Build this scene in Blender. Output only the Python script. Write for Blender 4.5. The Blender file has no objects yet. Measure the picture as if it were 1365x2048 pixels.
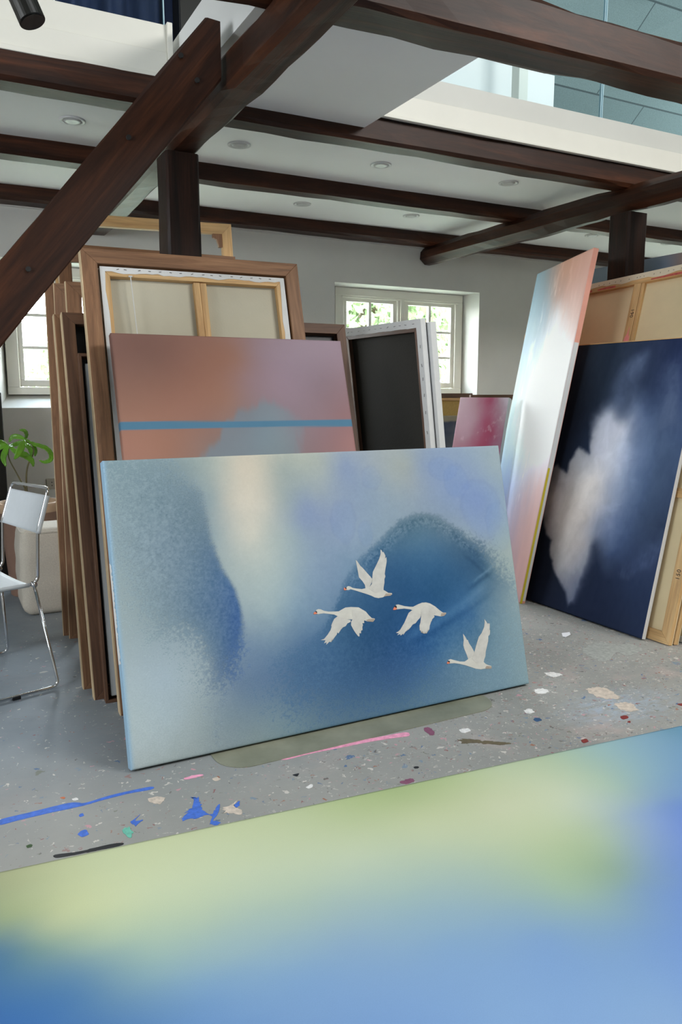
import bpy, bmesh, json, math, random
import numpy as np
from math import sin, cos, radians, pi
from mathutils import Vector, Matrix
random.seed(7); rng = np.random.default_rng(11)
SC = bpy.context.scene
COL = SC.collection
DATA = json.loads('''{"planes":{"swan":[[0.513,2.53,0.012],
[0.9999,-0.0108,0.0],
[0.0027,0.2485,0.9686],
[-0.0104,-0.9686,0.2485]],"fore":[[0.0667,2.0833,0.04],
[0.9955,-0.0943,0.0],
[0.0943,0.9955,0.0],
[-0.0,0.0,1.0]],"dark":[[3.232,3.69,0.01],
[0.0,-1.0,0.0],
[0.2055,0.0,0.9787],
[-0.9787,0.0,0.2055]],"cloud":[[3.5522,4.5217,0.0],
[-0.4,-0.9165,0.0],
[0.1536,-0.067,0.9859],
[-0.9036,0.3943,0.1676]],"pink":[[0.667,2.9,0.0],
[1.0,0.0,0.0],
[0.0,0.294,0.9558],
[0.0,-0.9558,0.294]],"rose":[[3.1304,4.5291,0.0],
[0.3419,-0.9397,0.0],
[0.228,0.0829,0.9701],
[-0.9117,-0.3317,0.2426]]},"paint":{"swan_bg":[[0.0159,1.0672,120,150,160],
[0.1607,1.0058,118,145,157],
[0.314,1.0544,135,155,156],
[0.4102,1.0502,165,175,165],
[0.5093,1.046,207,192,168],
[0.5908,1.0425,197,188,166],
[0.6721,1.019,152,165,160],
[0.76,1.0352,165,175,165],
[0.8492,1.0416,167,176,166],
[0.7733,0.8733,128,150,190],
[0.7338,0.8161,128,150,188],
[0.9596,1.0162,126,149,190],
[1.0777,1.0215,150,165,180],
[1.2479,1.0142,156,166,160],
[1.3489,1.0098,126,151,190],
[1.489,0.8923,122,150,198],
[1.711,0.9942,145,167,178],
[1.6168,0.8397,120,147,198],
[1.6998,0.8344,128,156,192],
[1.699,0.6526,145,168,172],
[1.7338,0.6041,152,170,168],
[1.6233,0.7041,130,155,192],
[1.0639,0.9169,132,156,184],
[1.2025,0.8661,138,160,178],
[1.2638,0.9485,150,163,170],
[0.8647,0.8063,128,150,188],
[0.8341,0.92,150,166,176],
[1.3912,0.7666,128,152,178],
[1.5088,0.6692,140,163,172],
[0.0219,0.9413,132,156,165],
[0.1537,0.9329,122,148,162],
[0.3007,0.9235,122,146,160],
[0.3865,0.918,140,161,166],
[0.4352,0.9149,187,183,168],
[0.5146,0.9099,210,198,177],
[0.5959,0.9047,197,191,174],
[0.6583,0.9007,157,170,167],
[0.7218,0.8967,140,160,175],
[0.0364,0.8151,135,159,168],
[0.1955,0.8018,124,149,163],
[0.3063,0.7924,122,147,162],
[0.3823,0.786,140,162,170],
[0.4405,0.7811,177,183,175],
[0.5198,0.7745,205,199,181],
[0.601,0.7676,175,185,178],
[0.6843,0.7606,150,172,178],
[0.8131,0.7498,130,154,185],
[0.947,0.7385,134,158,189],
[1.0889,0.7475,131,158,181],
[0.0321,0.6735,142,164,170],
[0.1814,0.6575,128,152,166],
[0.3858,0.6355,150,170,174],
[0.5029,0.6229,167,183,181],
[0.6245,0.6099,160,181,184],
[0.7505,0.5964,126,156,185],
[0.8373,0.5871,120,150,185],
[0.9314,0.6176,112,147,180],
[0.0294,0.5504,146,166,170],
[0.1692,0.5326,130,154,166],
[0.4884,0.4919,148,170,179],
[0.5683,0.4817,151,175,182],
[0.6709,0.4686,122,156,183],
[0.7768,0.4551,106,142,176],
[0.0268,0.4282,151,171,178],
[0.1748,0.4064,147,169,182],
[0.2819,0.3724,148,168,178],
[0.4739,0.3622,110,140,172],
[0.5733,0.3476,106,139,170],
[0.6758,0.3324,86,121,160],
[0.7815,0.3168,72,109,150],
[0.0242,0.3069,161,181,190],
[0.1627,0.2837,156,179,195],
[0.2709,0.2656,155,174,182],
[0.3412,0.2174,130,153,170],
[0.419,0.2223,100,128,160],
[0.5383,0.2208,93,123,160],
[0.66,0.2004,82,113,150],
[0.873,0.1647,64,99,138],
[1.0999,0.1267,62,97,135],
[1.3391,0.0656,84,123,156],
[1.6013,0.0427,107,146,170],
[1.7304,0.01,122,156,168],
[0.0216,0.1865,166,186,191],
[0.1508,0.1623,159,181,192],
[0.2581,0.1422,146,165,170],
[0.3505,0.1249,122,147,163],
[0.5434,0.0887,112,142,160],
[0.7484,0.0503,90,122,148],
[0.9677,0.0192,84,118,145],
[1.2074,0.0261,92,130,155],
[1.4598,0.0023,110,146,165],
[0.019,0.0669,168,186,190],
[0.1215,0.0457,161,179,183],
[0.2455,0.02,146,163,166],
[0.3372,0.001,130,150,159],
[0.4741,0.0095,126,149,155],
[0.6377,0.0143,108,140,155],
[0.0227,0.0149,162,177,179],
[0.1173,0.0032,152,167,167],
[1.7495,0.2636,128,158,168],
[1.7522,0.1065,128,160,170],
[1.7469,0.4216,150,172,172]],"swan_cliff":[[0.0478,0.9396,124,150,160],
[0.2116,0.9661,113,140,154],
[0.3177,0.9037,104,130,146],
[0.3594,0.8443,98,124,142],
[0.1937,0.7836,116,142,160],
[0.3025,0.7556,100,128,150],
[0.3725,0.693,84,114,146],
[0.3099,0.6437,96,126,153],
[0.3838,0.617,82,115,152],
[0.4377,0.5734,70,104,152],
[0.1796,0.6396,120,146,163],
[0.1513,0.5349,118,145,160],
[0.2968,0.5163,90,120,150],
[0.3911,0.5043,80,112,152],
[0.4432,0.4789,64,98,150],
[0.2893,0.4442,100,130,155],
[0.3585,0.3793,86,117,150],
[0.435,0.368,60,94,148],
[0.3962,0.2814,66,98,148],
[0.3489,0.2891,92,120,152],
[0.2948,0.316,120,146,165],
[0.3003,0.1884,110,136,156],
[0.375,0.175,90,118,150]],"swan_hill":[[1.3163,0.783,84,113,132],
[1.1864,0.7502,80,112,135],
[1.1057,0.6938,76,112,140],
[1.4138,0.743,90,118,138],
[1.5071,0.6583,70,100,125],
[1.5823,0.6182,62,92,118],
[1.3246,0.6636,72,112,146],
[1.2805,0.7105,80,118,145],
[1.1705,0.6354,62,102,138],
[0.9742,0.5928,74,112,146],
[0.9211,0.5376,70,108,145],
[1.0695,0.6035,54,92,130],
[1.159,0.5525,46,86,125],
[1.3628,0.5737,52,94,132],
[1.3473,0.4679,42,84,122],
[1.5687,0.5307,56,90,120],
[1.6399,0.5456,82,114,135],
[1.5552,0.4438,72,112,146],
[1.6671,0.4532,96,128,148],
[1.4857,0.3429,62,106,150],
[1.4693,0.4102,56,100,142],
[1.2484,0.3108,44,88,136],
[1.2395,0.2492,46,90,138],
[1.0111,0.3438,42,80,119],
[0.9032,0.3989,52,90,126],
[0.8539,0.3657,60,98,134],
[0.9274,0.2353,52,88,126],
[1.0588,0.1742,52,87,130],
[1.2278,0.1676,60,100,145],
[1.3606,0.2101,74,119,158],
[1.585,0.286,98,138,162],
[1.7117,0.3807,120,150,162],
[1.7216,0.2674,116,151,166],
[1.476,0.1067,97,137,165],
[1.6115,0.1066,107,147,168],
[0.8006,0.2944,66,104,144],
[1.1419,0.4293,42,82,122],
[1.5251,0.2506,80,122,152],
[1.3766,0.144,86,126,156],
[1.6524,0.1883,108,146,166]],"fore":[[0.0019,-0.0233,158,163,120.8],
[0.0745,-0.1155,172,182,137.9],
[0.2524,-0.0503,190,200,154.04],
[0.5248,-0.0597,196,206,161.28],
[0.8364,-0.0309,186,199,150.04],
[1.0051,-0.022,174,192,131.84],
[1.1802,-0.0209,166,186,126.32],
[1.3585,-0.0314,176,194,138.8],
[1.5493,-0.0365,186,201,161.2],
[1.7551,-0.0358,176,196,161.12],
[1.9682,-0.0413,152,186,182],
[2.1937,-0.0472,126,166,190],
[2.3712,-0.0282,96,146,176],
[0.1176,-0.2747,178,188,144.52],
[0.0059,-0.1903,152,167,119.76],
[0.359,-0.2324,196,208,168.72],
[0.613,-0.2697,192,206,173.4],
[0.8832,-0.3094,192,206,175.88],
[1.1548,-0.2355,196,206,162.52],
[1.4062,-0.2497,201,208,170.62],
[1.6564,-0.2895,196,208,181.12],
[1.8303,-0.2948,164,192,176],
[1.8023,-0.4725,130,160,214],
[1.9218,-0.4615,104,140,214],
[1.7222,-0.6541,110,146,214],
[1.6619,-0.5792,134,164,196],
[1.5792,-0.4929,166,190,157.32],
[1.417,-0.4786,176,196,154.92],
[1.5205,-0.6192,142,172,146],
[1.3668,-0.6463,156,186,162],
[1.5446,-0.7194,120,156,200],
[1.9979,-0.294,130,168,192],
[0.009,-0.3204,78,118,152],
[0.0725,-0.3465,112,147,142],
[0.2236,-0.3734,170,190,158.84],
[0.4499,-0.4112,176,196,169.8],
[0.6892,-0.4512,167,191,175],
[0.9342,-0.511,157,186,184],
[1.189,-0.5733,152,181,180],
[0.7622,-0.5947,136,170,200],
[0.9777,-0.6832,126,165,206],
[1.1932,-0.7717,120,160,211],
[1.4086,-0.8602,116,156,211],
[0.3193,-0.4982,142,176,176],
[0.162,-0.4814,88,132,170],
[0.0128,-0.4802,67,112,162],
[0.407,-0.6126,116,158,200],
[0.6137,-0.667,121,162,208],
[0.8018,-0.7748,121,161,211],
[0.9837,-0.879,126,166,216],
[1.275,-0.9986,126,166,216],
[0.2022,-0.6142,77,122,172],
[0.5761,-0.7745,116,156,206],
[0.9505,-0.9284,126,166,216],
[1.2782,-1.063,131,168,216]],"dark_bg":[[0.0414,1.4603,24,29,37],
[0.0065,1.1115,20,26,36],
[-0.0381,0.7869,19,24,33],
[0.0063,0.3061,16,20,30],
[0.0549,0.0564,15,20,33],
[0.1929,1.5175,38,52,70],
[0.4647,1.5074,38,52,77],
[0.7949,1.5492,32,46,84],
[0.6707,1.3883,37,52,84],
[0.3292,1.3035,34,47,66],
[0.861,1.2781,44,64,108],
[0.2424,1.1814,24,33,50],
[0.8819,1.0636,70,92,130],
[0.7468,1.0839,74,95,130],
[0.9425,0.8804,56,76,111],
[0.8345,0.7332,64,85,120],
[0.93,0.6104,44,60,90],
[0.8371,0.4583,46,64,100],
[0.9328,0.3402,40,55,90],
[0.8821,0.4118,52,70,108],
[0.4646,0.0607,29,41,71],
[0.8409,0.0426,35,48,80],
[0.6239,0.1875,32,45,79],
[0.8716,0.1893,35,50,85],
[0.3013,0.206,20,28,48],
[0.1363,0.4884,22,29,42],
[0.235,0.9053,28,40,62],
[0.3763,1.1254,36,50,76],
[0.2206,0.0317,22,31,54]],"dark_cl":[[0.4233,0.8012,173,167,166],
[0.363,0.5838,172,163,159],
[0.415,0.9787,140,142,156],
[0.4703,1.1289,142,146,161],
[0.5611,1.1323,152,154,166],
[0.6099,1.2193,100,114,142],
[0.6857,1.1929,84,102,140],
[0.4478,0.4169,152,146,148],
[0.3641,0.2803,142,139,143],
[0.4338,0.1739,105,110,130],
[0.1612,0.7121,135,131,132],
[0.0891,0.8149,92,91,94],
[0.059,0.6047,112,107,106],
[0.085,0.5124,104,100,102],
[0.526,0.9861,150,155,168],
[0.6749,0.8266,110,126,156],
[0.6118,0.9347,130,140,164],
[0.6628,0.5979,90,108,146],
[0.6435,0.3941,70,90,130],
[0.2268,0.9355,135,139,147],
[0.271,0.9997,140,144,152],
[0.4911,0.6904,160,158,164],
[0.549,0.7558,135,142,160],
[0.4994,0.5147,120,126,146],
[0.2116,0.375,130,125,126],
[0.2684,0.4778,158,150,148],
[0.6937,1.0253,94,112,146],
[0.3618,0.8852,150,150,156]],"cloud":[[0.0796,2.1279,138,162,176],
[0.2845,2.0983,150,148,150],
[0.5723,2.1229,192,147,127],
[0.8961,2.1396,197,152,137],
[0.966,1.8713,196,161,151],
[0.604,1.9137,182,152,142],
[0.2831,1.8839,142,166,181],
[0.182,1.7911,166,186,196],
[0.5667,1.742,205,205,210],
[0.8498,1.6425,216,211,213],
[1.011,1.72,202,177,171],
[0.2844,1.5435,196,211,223],
[0.7427,1.5245,228,227,230],
[1.0487,1.5117,211,202,206],
[0.7643,1.3348,247,247,249],
[1.0106,1.364,237,233,236],
[0.3518,1.2675,216,226,236],
[0.8049,1.1138,237,241,246],
[1.066,1.1247,231,231,236],
[0.3089,0.9877,202,216,236],
[0.8076,0.9544,221,226,236],
[1.0208,0.9089,211,206,215],
[0.2987,0.7387,167,186,220],
[0.6381,0.7417,197,192,205],
[0.9119,0.7095,202,172,172],
[0.6402,0.5736,182,167,181],
[0.9518,0.4922,192,157,152],
[0.8649,0.3135,187,152,149],
[0.0996,0.9382,187,206,236],
[0.1834,0.543,160,175,210],
[0.8214,0.1378,185,150,150],
[0.5223,0.0652,175,155,165],
[0.9548,1.6056,222,218,221],
[0.6055,1.7866,215,213,217]],"pink_bg":[[0.0468,1.5673,134,99,90],
[0.1664,1.5041,127,94,84],
[0.2752,1.5063,132,95,84],
[0.5091,1.5577,142,102,87],
[0.5506,1.5118,143,104,90],
[0.6535,1.5615,142,119,126],
[0.8807,1.5675,149,129,141],
[1.0671,1.5724,151,129,141],
[0.0632,1.3279,146,106,91],
[0.2521,1.3048,149,106,91],
[0.48,1.3259,149,109,93],
[0.5863,1.4187,141,113,117],
[0.7546,1.3961,146,123,136],
[0.9604,1.3971,134,113,122],
[1.0715,1.2491,142,107,109],
[0.0336,1.2421,156,113,96],
[0.3548,1.2366,146,106,93],
[0.5414,1.2565,135,112,112],
[0.9612,1.2264,141,113,119],
[0.0226,1.1357,161,113,96],
[0.1878,1.1195,156,111,93],
[0.3848,1.1129,134,112,106],
[0.8149,1.1102,136,116,121],
[0.9692,1.1052,146,111,113],
[1.0755,1.1018,161,116,113],
[0.7154,1.1134,130,115,120],
[0.5237,1.1196,132,110,108]],"pink_bl":[[0.5414,1.2565,118,122,130],
[0.6856,1.2545,119,133,143],
[0.8285,1.2048,128,122,132],
[0.5237,1.1196,119,131,141],
[0.7154,1.1134,121,136,143],
[0.6276,1.1856,116,134,146]],"rose":[[0.0427,1.2847,192,152,167],
[0.18,1.2307,172,112,132],
[0.2526,1.2861,142,62,87],
[0.3736,1.2868,177,162,177],
[0.238,1.1408,152,72,97],
[0.312,1.0707,145,62,87],
[0.3855,1.1087,157,117,137],
[0.0773,1.0999,187,137,157],
[0.0622,0.9515,177,112,132],
[0.2299,0.9593,152,67,92],
[0.3513,0.9649,142,87,112],
[0.1759,1.1393,176,120,142],
[0.1333,1.0281,180,126,148]]},"shapes":{"cliff":[[0.03,1.0306],
[0.2179,1.0306],
[0.3405,0.9398],
[0.3575,0.8633],
[0.3631,0.7877],
[0.3783,0.7112],
[0.406,0.6427],
[0.4381,0.5772],
[0.455,0.4962],
[0.4527,0.4214],
[0.431,0.3314],
[0.3943,0.2633],
[0.3235,0.2295],
[0.2856,0.3174],
[0.2571,0.4033],
[0.1436,0.4555],
[0.0828,0.5614],
[0.023,0.763]],"hill":[[0.5849,0.2698],
[0.7648,0.3585],
[0.8475,0.456],
[0.9,0.5501],
[0.9744,0.6296],
[1.0958,0.7093],
[1.1771,0.7721],
[1.2549,0.7962],
[1.3187,0.8002],
[1.3931,0.7796],
[1.4764,0.7204],
[1.5361,0.6712],
[1.5986,0.6345],
[1.6452,0.5787],
[1.7036,0.5053],
[1.7591,0.4088],
[1.7672,0.2837],
[1.7002,0.1368],
[1.4922,0.0395],
[1.2147,0.0764],
[0.8655,0.1069],
[0.6328,0.1479]],"cloudm":[[0.0591,0.5246],
[-0.0114,0.6117],
[0.0064,0.6785],
[0.0529,0.7062],
[0.0416,0.7785],
[0.0563,0.8532],
[0.107,0.8765],
[0.1568,0.8524],
[0.1942,0.8401],
[0.1982,0.918],
[0.2267,0.9663],
[0.2525,0.9924],
[0.3052,0.9775],
[0.3421,0.9589],
[0.3183,1.0629],
[0.3218,1.1835],
[0.3682,1.2293],
[0.4362,1.2598],
[0.4866,1.2517],
[0.5138,1.2174],
[0.5404,1.2409],
[0.5706,1.3042],
[0.6198,1.2902],
[0.6717,1.2485],
[0.7128,1.1658],
[0.7202,1.0826],
[0.7672,1.0021],
[0.7915,0.8384],
[0.7668,0.6691],
[0.7615,0.5146],
[0.7177,0.3854],
[0.6418,0.3303],
[0.5729,0.3807],
[0.5329,0.4173],
[0.5153,0.3107],
[0.4901,0.1865],
[0.4608,0.0748],
[0.4207,0.0438],
[0.3765,0.1152],
[0.3014,0.1751],
[0.2242,0.2522],
[0.1659,0.3827],
[0.1194,0.4223]],"wisp1":[[0.4476,1.216],
[0.4358,1.3624],
[0.476,1.4635],
[0.5494,1.527],
[0.6146,1.544],
[0.6187,1.4594],
[0.5634,1.3328],
[0.5284,1.1888]],"wisp2":[[0.8053,1.1141],
[0.7579,1.3322],
[0.7665,1.4688],
[0.8242,1.494],
[0.866,1.4122],
[0.9244,1.1459]],"streak":[[0.7231,0.2957],
[0.8971,0.4829],
[0.9767,0.524],
[0.9686,0.4286],
[0.8094,0.3001]],"pblue":[[0.3321,1.0484],
[0.4002,1.146],
[0.4786,1.2232],
[0.5311,1.2681],
[0.5934,1.2905],
[0.6444,1.3111],
[0.7065,1.3178],
[0.7398,1.2892],
[0.7855,1.2578],
[0.8285,1.2048],
[0.8023,1.1106],
[0.8031,1.0282]],"rosem":[[0.1699,1.2855],
[0.273,1.2862],
[0.2975,1.1062],
[0.3378,0.9285],
[0.1919,0.9393],
[0.224,1.1041]]},"swans":[{"body":[[0.9047,0.5306],
[0.9127,0.5344],
[0.9214,0.5319],
[0.9325,0.5247],
[0.9529,0.5192],
[0.9737,0.5152],
[0.9907,0.5167],
[1.0323,0.516],
[1.0724,0.5005],
[1.0825,0.4939],
[1.094,0.4857],
[1.1095,0.4831],
[1.112,0.4781],
[1.1034,0.4737],
[1.0797,0.4738],
[1.0636,0.4703],
[1.0448,0.4698],
[1.0283,0.4745],
[1.0125,0.4837],
[0.9893,0.494],
[0.9661,0.5034],
[0.943,0.5128],
[0.9229,0.5205],
[0.9136,0.5184],
[0.9032,0.5193]],"tail":[[1.0812,0.4845],
[1.0952,0.4828],
[1.1115,0.4795],
[1.1033,0.4731],
[1.0829,0.4737],
[1.0701,0.4722]],"beak":[[0.8924,0.528],
[0.8972,0.5301],
[0.9035,0.528],
[0.9028,0.5202],
[0.8972,0.5187],
[0.8918,0.5209]],"mask":[[0.8965,0.5294],
[0.9036,0.5294],
[0.9043,0.5253],
[0.9008,0.5236]],"far_wing":[[0.9906,0.5154],
[0.9895,0.5303],
[0.9808,0.5461],
[0.9664,0.5638],
[0.9654,0.58],
[0.9637,0.6017],
[0.961,0.6348],
[0.966,0.6311],
[0.9798,0.6081],
[0.988,0.6006],
[1.0064,0.577],
[1.0197,0.5607],
[1.0261,0.5505],
[1.0211,0.5362],
[1.0076,0.5161]],"near_wing":[[1.0042,0.5138],
[1.0219,0.5307],
[1.0261,0.5505],
[1.0329,0.5783],
[1.0499,0.601],
[1.0691,0.6277],
[1.08,0.65],
[1.0812,0.6658],
[1.0851,0.6646],
[1.0885,0.6546],
[1.0934,0.6556],
[1.0971,0.6483],
[1.1005,0.6384],
[1.0975,0.6277],
[1.1045,0.6325],
[1.104,0.6174],
[1.0983,0.5988],
[1.0934,0.5856],
[1.0873,0.5643],
[1.0891,0.5545],
[1.0828,0.5429],
[1.0808,0.5281],
[1.0748,0.5111],
[1.0716,0.4951],
[1.0352,0.4913]]},{"body":[[0.7626,0.4416],
[0.7608,0.4574],
[0.7711,0.4594],
[0.7809,0.4574],
[0.7944,0.4497],
[0.8126,0.4442],
[0.8414,0.441],
[0.8589,0.4396],
[0.8744,0.4455],
[0.89,0.4507],
[0.9138,0.4498],
[0.9492,0.444],
[0.9659,0.4325],
[0.9799,0.4227],
[0.9902,0.408],
[1.0036,0.3934],
[1.017,0.3897],
[1.0164,0.3858],
[1.0076,0.3776],
[0.9837,0.3821],
[0.9692,0.3881],
[0.9133,0.3995],
[0.8899,0.4039],
[0.8645,0.4139],
[0.8506,0.421],
[0.837,0.4293],
[0.8143,0.4349],
[0.7918,0.4404],
[0.7774,0.4404],
[0.7672,0.4397]],"tail":[[0.9911,0.3918],
[1.0169,0.3889],
[1.0076,0.3776],
[0.9837,0.3821],
[0.9754,0.3886]],"beak":[[0.7476,0.443],
[0.7513,0.45],
[0.7572,0.4513],
[0.7633,0.4474],
[0.7618,0.4424],
[0.7545,0.4413]],"mask":[[0.7553,0.4521],
[0.7629,0.4516],
[0.764,0.4466],
[0.7608,0.4457],
[0.757,0.4501]],"far_wing":[[0.8506,0.4204],
[0.8349,0.4125],
[0.8261,0.4006],
[0.8187,0.3886],
[0.8195,0.3833],
[0.8136,0.3711],
[0.7985,0.355],
[0.7809,0.3406],
[0.7662,0.3384],
[0.7873,0.3345],
[0.7788,0.3241],
[0.7906,0.3263],
[0.7875,0.3172],
[0.8037,0.327],
[0.8091,0.3236],
[0.8166,0.3368],
[0.8189,0.3318],
[0.8273,0.3405],
[0.8388,0.3506],
[0.8412,0.3581],
[0.8465,0.3534],
[0.8584,0.3661],
[0.8683,0.374],
[0.8821,0.3773],
[0.8907,0.3867],
[0.9062,0.3912],
[0.907,0.3977],
[0.8843,0.4065],
[0.8646,0.4149]],"near_wing":[[0.9181,0.4373],
[0.9417,0.433],
[0.9675,0.4216],
[0.9778,0.407],
[0.9727,0.3916],
[0.966,0.3872],
[0.9663,0.3778],
[0.9574,0.379],
[0.9593,0.3707],
[0.9555,0.3646],
[0.9546,0.3514],
[0.9475,0.3498],
[0.9461,0.3394],
[0.9388,0.3417],
[0.9377,0.3286],
[0.9327,0.3293],
[0.9213,0.3455],
[0.9117,0.364],
[0.906,0.378],
[0.9087,0.3922],
[0.9198,0.4039],
[0.9156,0.4177]]},{"body":[[1.1256,0.4133],
[1.1231,0.4324],
[1.1349,0.4326],
[1.1423,0.43],
[1.1647,0.4218],
[1.1897,0.4163],
[1.2053,0.4143],
[1.2303,0.4214],
[1.251,0.4256],
[1.271,0.4242],
[1.2904,0.4173],
[1.3128,0.4026],
[1.3346,0.3826],
[1.3494,0.3711],
[1.3645,0.3692],
[1.365,0.3643],
[1.3535,0.3568],
[1.3349,0.3568],
[1.3191,0.3613],
[1.2993,0.3666],
[1.2436,0.3739],
[1.2177,0.3891],
[1.2012,0.3997],
[1.1901,0.4051],
[1.1614,0.4121],
[1.1341,0.4133]],"tail":[[1.3409,0.3698],
[1.3644,0.3685],
[1.365,0.3643],
[1.3535,0.3568],
[1.335,0.3579]],"beak":[[1.1069,0.4134],
[1.1112,0.4218],
[1.1183,0.4253],
[1.1246,0.4228],
[1.1244,0.4135],
[1.1165,0.4122]],"mask":[[1.1147,0.4274],
[1.1246,0.4285],
[1.1257,0.42],
[1.1203,0.42]],"far_wing":[[1.1973,0.4002],
[1.1803,0.3922],
[1.1705,0.3784],
[1.1533,0.3539],
[1.1302,0.3287],
[1.1197,0.3228],
[1.1075,0.3186],
[1.1225,0.3148],
[1.1119,0.3087],
[1.1277,0.3107],
[1.1288,0.3046],
[1.1414,0.3105],
[1.1418,0.3054],
[1.154,0.317],
[1.1696,0.3299],
[1.1707,0.3237],
[1.1817,0.3316],
[1.193,0.3418],
[1.2074,0.3449],
[1.221,0.3566],
[1.2321,0.3636],
[1.2374,0.373],
[1.2398,0.3897],
[1.2189,0.3974]],"near_wing":[[1.2607,0.4091],
[1.2474,0.4006],
[1.2393,0.3863],
[1.2379,0.3679],
[1.2314,0.3451],
[1.2248,0.3324],
[1.2235,0.3124],
[1.2279,0.3118],
[1.2287,0.3032],
[1.2346,0.3108],
[1.2425,0.2962],
[1.2476,0.3039],
[1.2558,0.296],
[1.2607,0.3106],
[1.2654,0.3065],
[1.2709,0.3109],
[1.275,0.3256],
[1.2842,0.3413],
[1.2879,0.3443],
[1.2909,0.3507],
[1.3044,0.3591],
[1.3013,0.3664],
[1.3212,0.3758],
[1.3042,0.4002],
[1.2814,0.4116]]},{"body":[[1.3525,0.1541],
[1.3466,0.1704],
[1.3593,0.1719],
[1.3769,0.1647],
[1.4047,0.1545],
[1.4295,0.1506],
[1.4497,0.1578],
[1.4787,0.1654],
[1.5222,0.1395],
[1.537,0.1232],
[1.5512,0.1157],
[1.5664,0.1098],
[1.5651,0.1012],
[1.534,0.1038],
[1.508,0.1045],
[1.4832,0.1109],
[1.4591,0.1217],
[1.4312,0.1341],
[1.4032,0.1444],
[1.3751,0.1523]],"tail":[[1.54,0.114],
[1.5662,0.1084],
[1.5647,0.0988],
[1.5339,0.1031],
[1.5325,0.1082]],"beak":[[1.3375,0.1565],
[1.3414,0.1634],
[1.3518,0.1638],
[1.3523,0.1559],
[1.3441,0.1538]],"mask":[[1.343,0.1659],
[1.3528,0.165],
[1.3528,0.1592],
[1.3465,0.1612]],"far_wing":[[1.4494,0.1561],
[1.4442,0.1776],
[1.4354,0.2032],
[1.4326,0.2209],
[1.4381,0.2409],
[1.4389,0.2685],
[1.4475,0.2551],
[1.4556,0.2383],
[1.4592,0.2395],
[1.464,0.2232],
[1.4726,0.2098],
[1.4792,0.1966],
[1.4849,0.1836],
[1.4755,0.159]],"near_wing":[[1.4687,0.1566],
[1.4855,0.1818],
[1.4981,0.2077],
[1.5188,0.2432],
[1.5364,0.2583],
[1.553,0.2806],
[1.5597,0.3008],
[1.5605,0.3149],
[1.5694,0.3013],
[1.5745,0.2918],
[1.5772,0.2949],
[1.5856,0.292],
[1.5806,0.2662],
[1.5831,0.2623],
[1.5782,0.2453],
[1.5693,0.2395],
[1.5652,0.2189],
[1.5518,0.1893],
[1.5454,0.1762],
[1.54,0.156],
[1.5315,0.1433],
[1.5277,0.1334],
[1.4908,0.1323]]}],"plant":{"hubR":[0.5005,5.27,1.006],"hubL":[0.4018,5.27,0.9647],"leaves":[[0.024,[[0.5005,5.27,1.006],
[0.5057,5.27,1.0356],
[0.4934,5.27,1.0618],
[0.4662,5.27,1.068]]],
[0.03,[[0.4957,5.22,1.0088],
[0.4623,5.22,1.0226],
[0.4282,5.22,1.0217],
[0.4044,5.22,0.9913]]],
[0.036,[[0.4874,5.17,1.0081],
[0.4685,5.17,0.9758],
[0.442,5.17,0.9293],
[0.4179,5.17,0.8937]]],
[0.026,[[0.5103,5.32,0.9993],
[0.5276,5.32,0.965],
[0.5393,5.32,0.923],
[0.5409,5.32,0.8908]]],
[0.028,[[0.4958,5.22,1.0107],
[0.5389,5.22,0.9799],
[0.6073,5.22,0.9535],
[0.6369,5.22,0.9151],
[0.6313,5.22,0.8777],
[0.5952,5.22,0.8642],
[0.5661,5.22,0.8766]]],
[0.026,[[0.5476,5.37,0.9766],
[0.5637,5.37,0.9456],
[0.5727,5.37,0.9147],
[0.5673,5.37,0.8842]]],
[0.032,[[0.4858,5.24,0.9822],
[0.5024,5.24,0.9706],
[0.5153,5.24,0.9553],
[0.5186,5.24,0.9515]]],
[0.034,[[0.3964,5.2,0.969],
[0.3812,5.2,0.9404],
[0.3648,5.2,0.8935],
[0.3751,5.2,0.8419]]],
[0.04,[[0.3979,5.22,0.9677],
[0.4365,5.22,0.9334],
[0.4864,5.22,0.9094],
[0.5192,5.22,0.8785],
[0.5308,5.22,0.8389]]],
[0.034,[[0.3979,5.22,0.9677],
[0.3676,5.22,0.9687],
[0.3364,5.22,0.9515],
[0.3173,5.22,0.9122]]],
[0.03,[[0.4055,5.32,0.9614],
[0.3758,5.32,0.9809],
[0.3425,5.32,0.993],
[0.3147,5.32,0.9827]]],
[0.026,[[0.407,5.34,0.9601],
[0.4349,5.34,0.9629],
[0.4634,5.34,0.9733],
[0.489,5.34,0.9913]]]],"stems":[[[0.4017,5.27,0.9645],
[0.3974,5.27,0.8944],
[0.4361,5.27,0.7958],
[0.4636,5.27,0.7343],
[0.479,5.27,0.6995],
[0.4889,5.27,0.6307],
[0.4921,5.27,0.5657]],
[[0.5005,5.27,1.006],
[0.5425,5.27,0.9488],
[0.5399,5.27,0.9039],
[0.5085,5.27,0.845],
[0.4938,5.27,0.7742],
[0.4898,5.27,0.6762],
[0.4886,5.27,0.5659]]]},"floor":[["streak","blue",[[0.0898,2.4273],
[0.1762,2.4301],
[0.296,2.4308],
[0.3385,2.4084],
[0.4267,2.418],
[0.548,2.4124],
[0.5483,2.3938],
[0.4715,2.4016],
[0.3834,2.3986],
[0.3284,2.3933],
[0.2313,2.3978],
[0.1443,2.3986],
[0.0876,2.3971]]],
["splash","blue",[[0.5885,2.1713],
[0.6197,2.2067],
[0.6561,2.2621],
[0.6474,2.2772],
[0.6688,2.2764],
[0.6675,2.2561],
[0.6594,2.2091],
[0.6598,2.1595],
[0.6158,2.1569],
[0.5937,2.1622]]],
["splash","blue",[[0.6575,2.1036],
[0.6939,2.1743],
[0.7176,2.1954],
[0.6947,2.1476],
[0.6727,2.1207],
[0.6863,2.0947]]],
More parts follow.
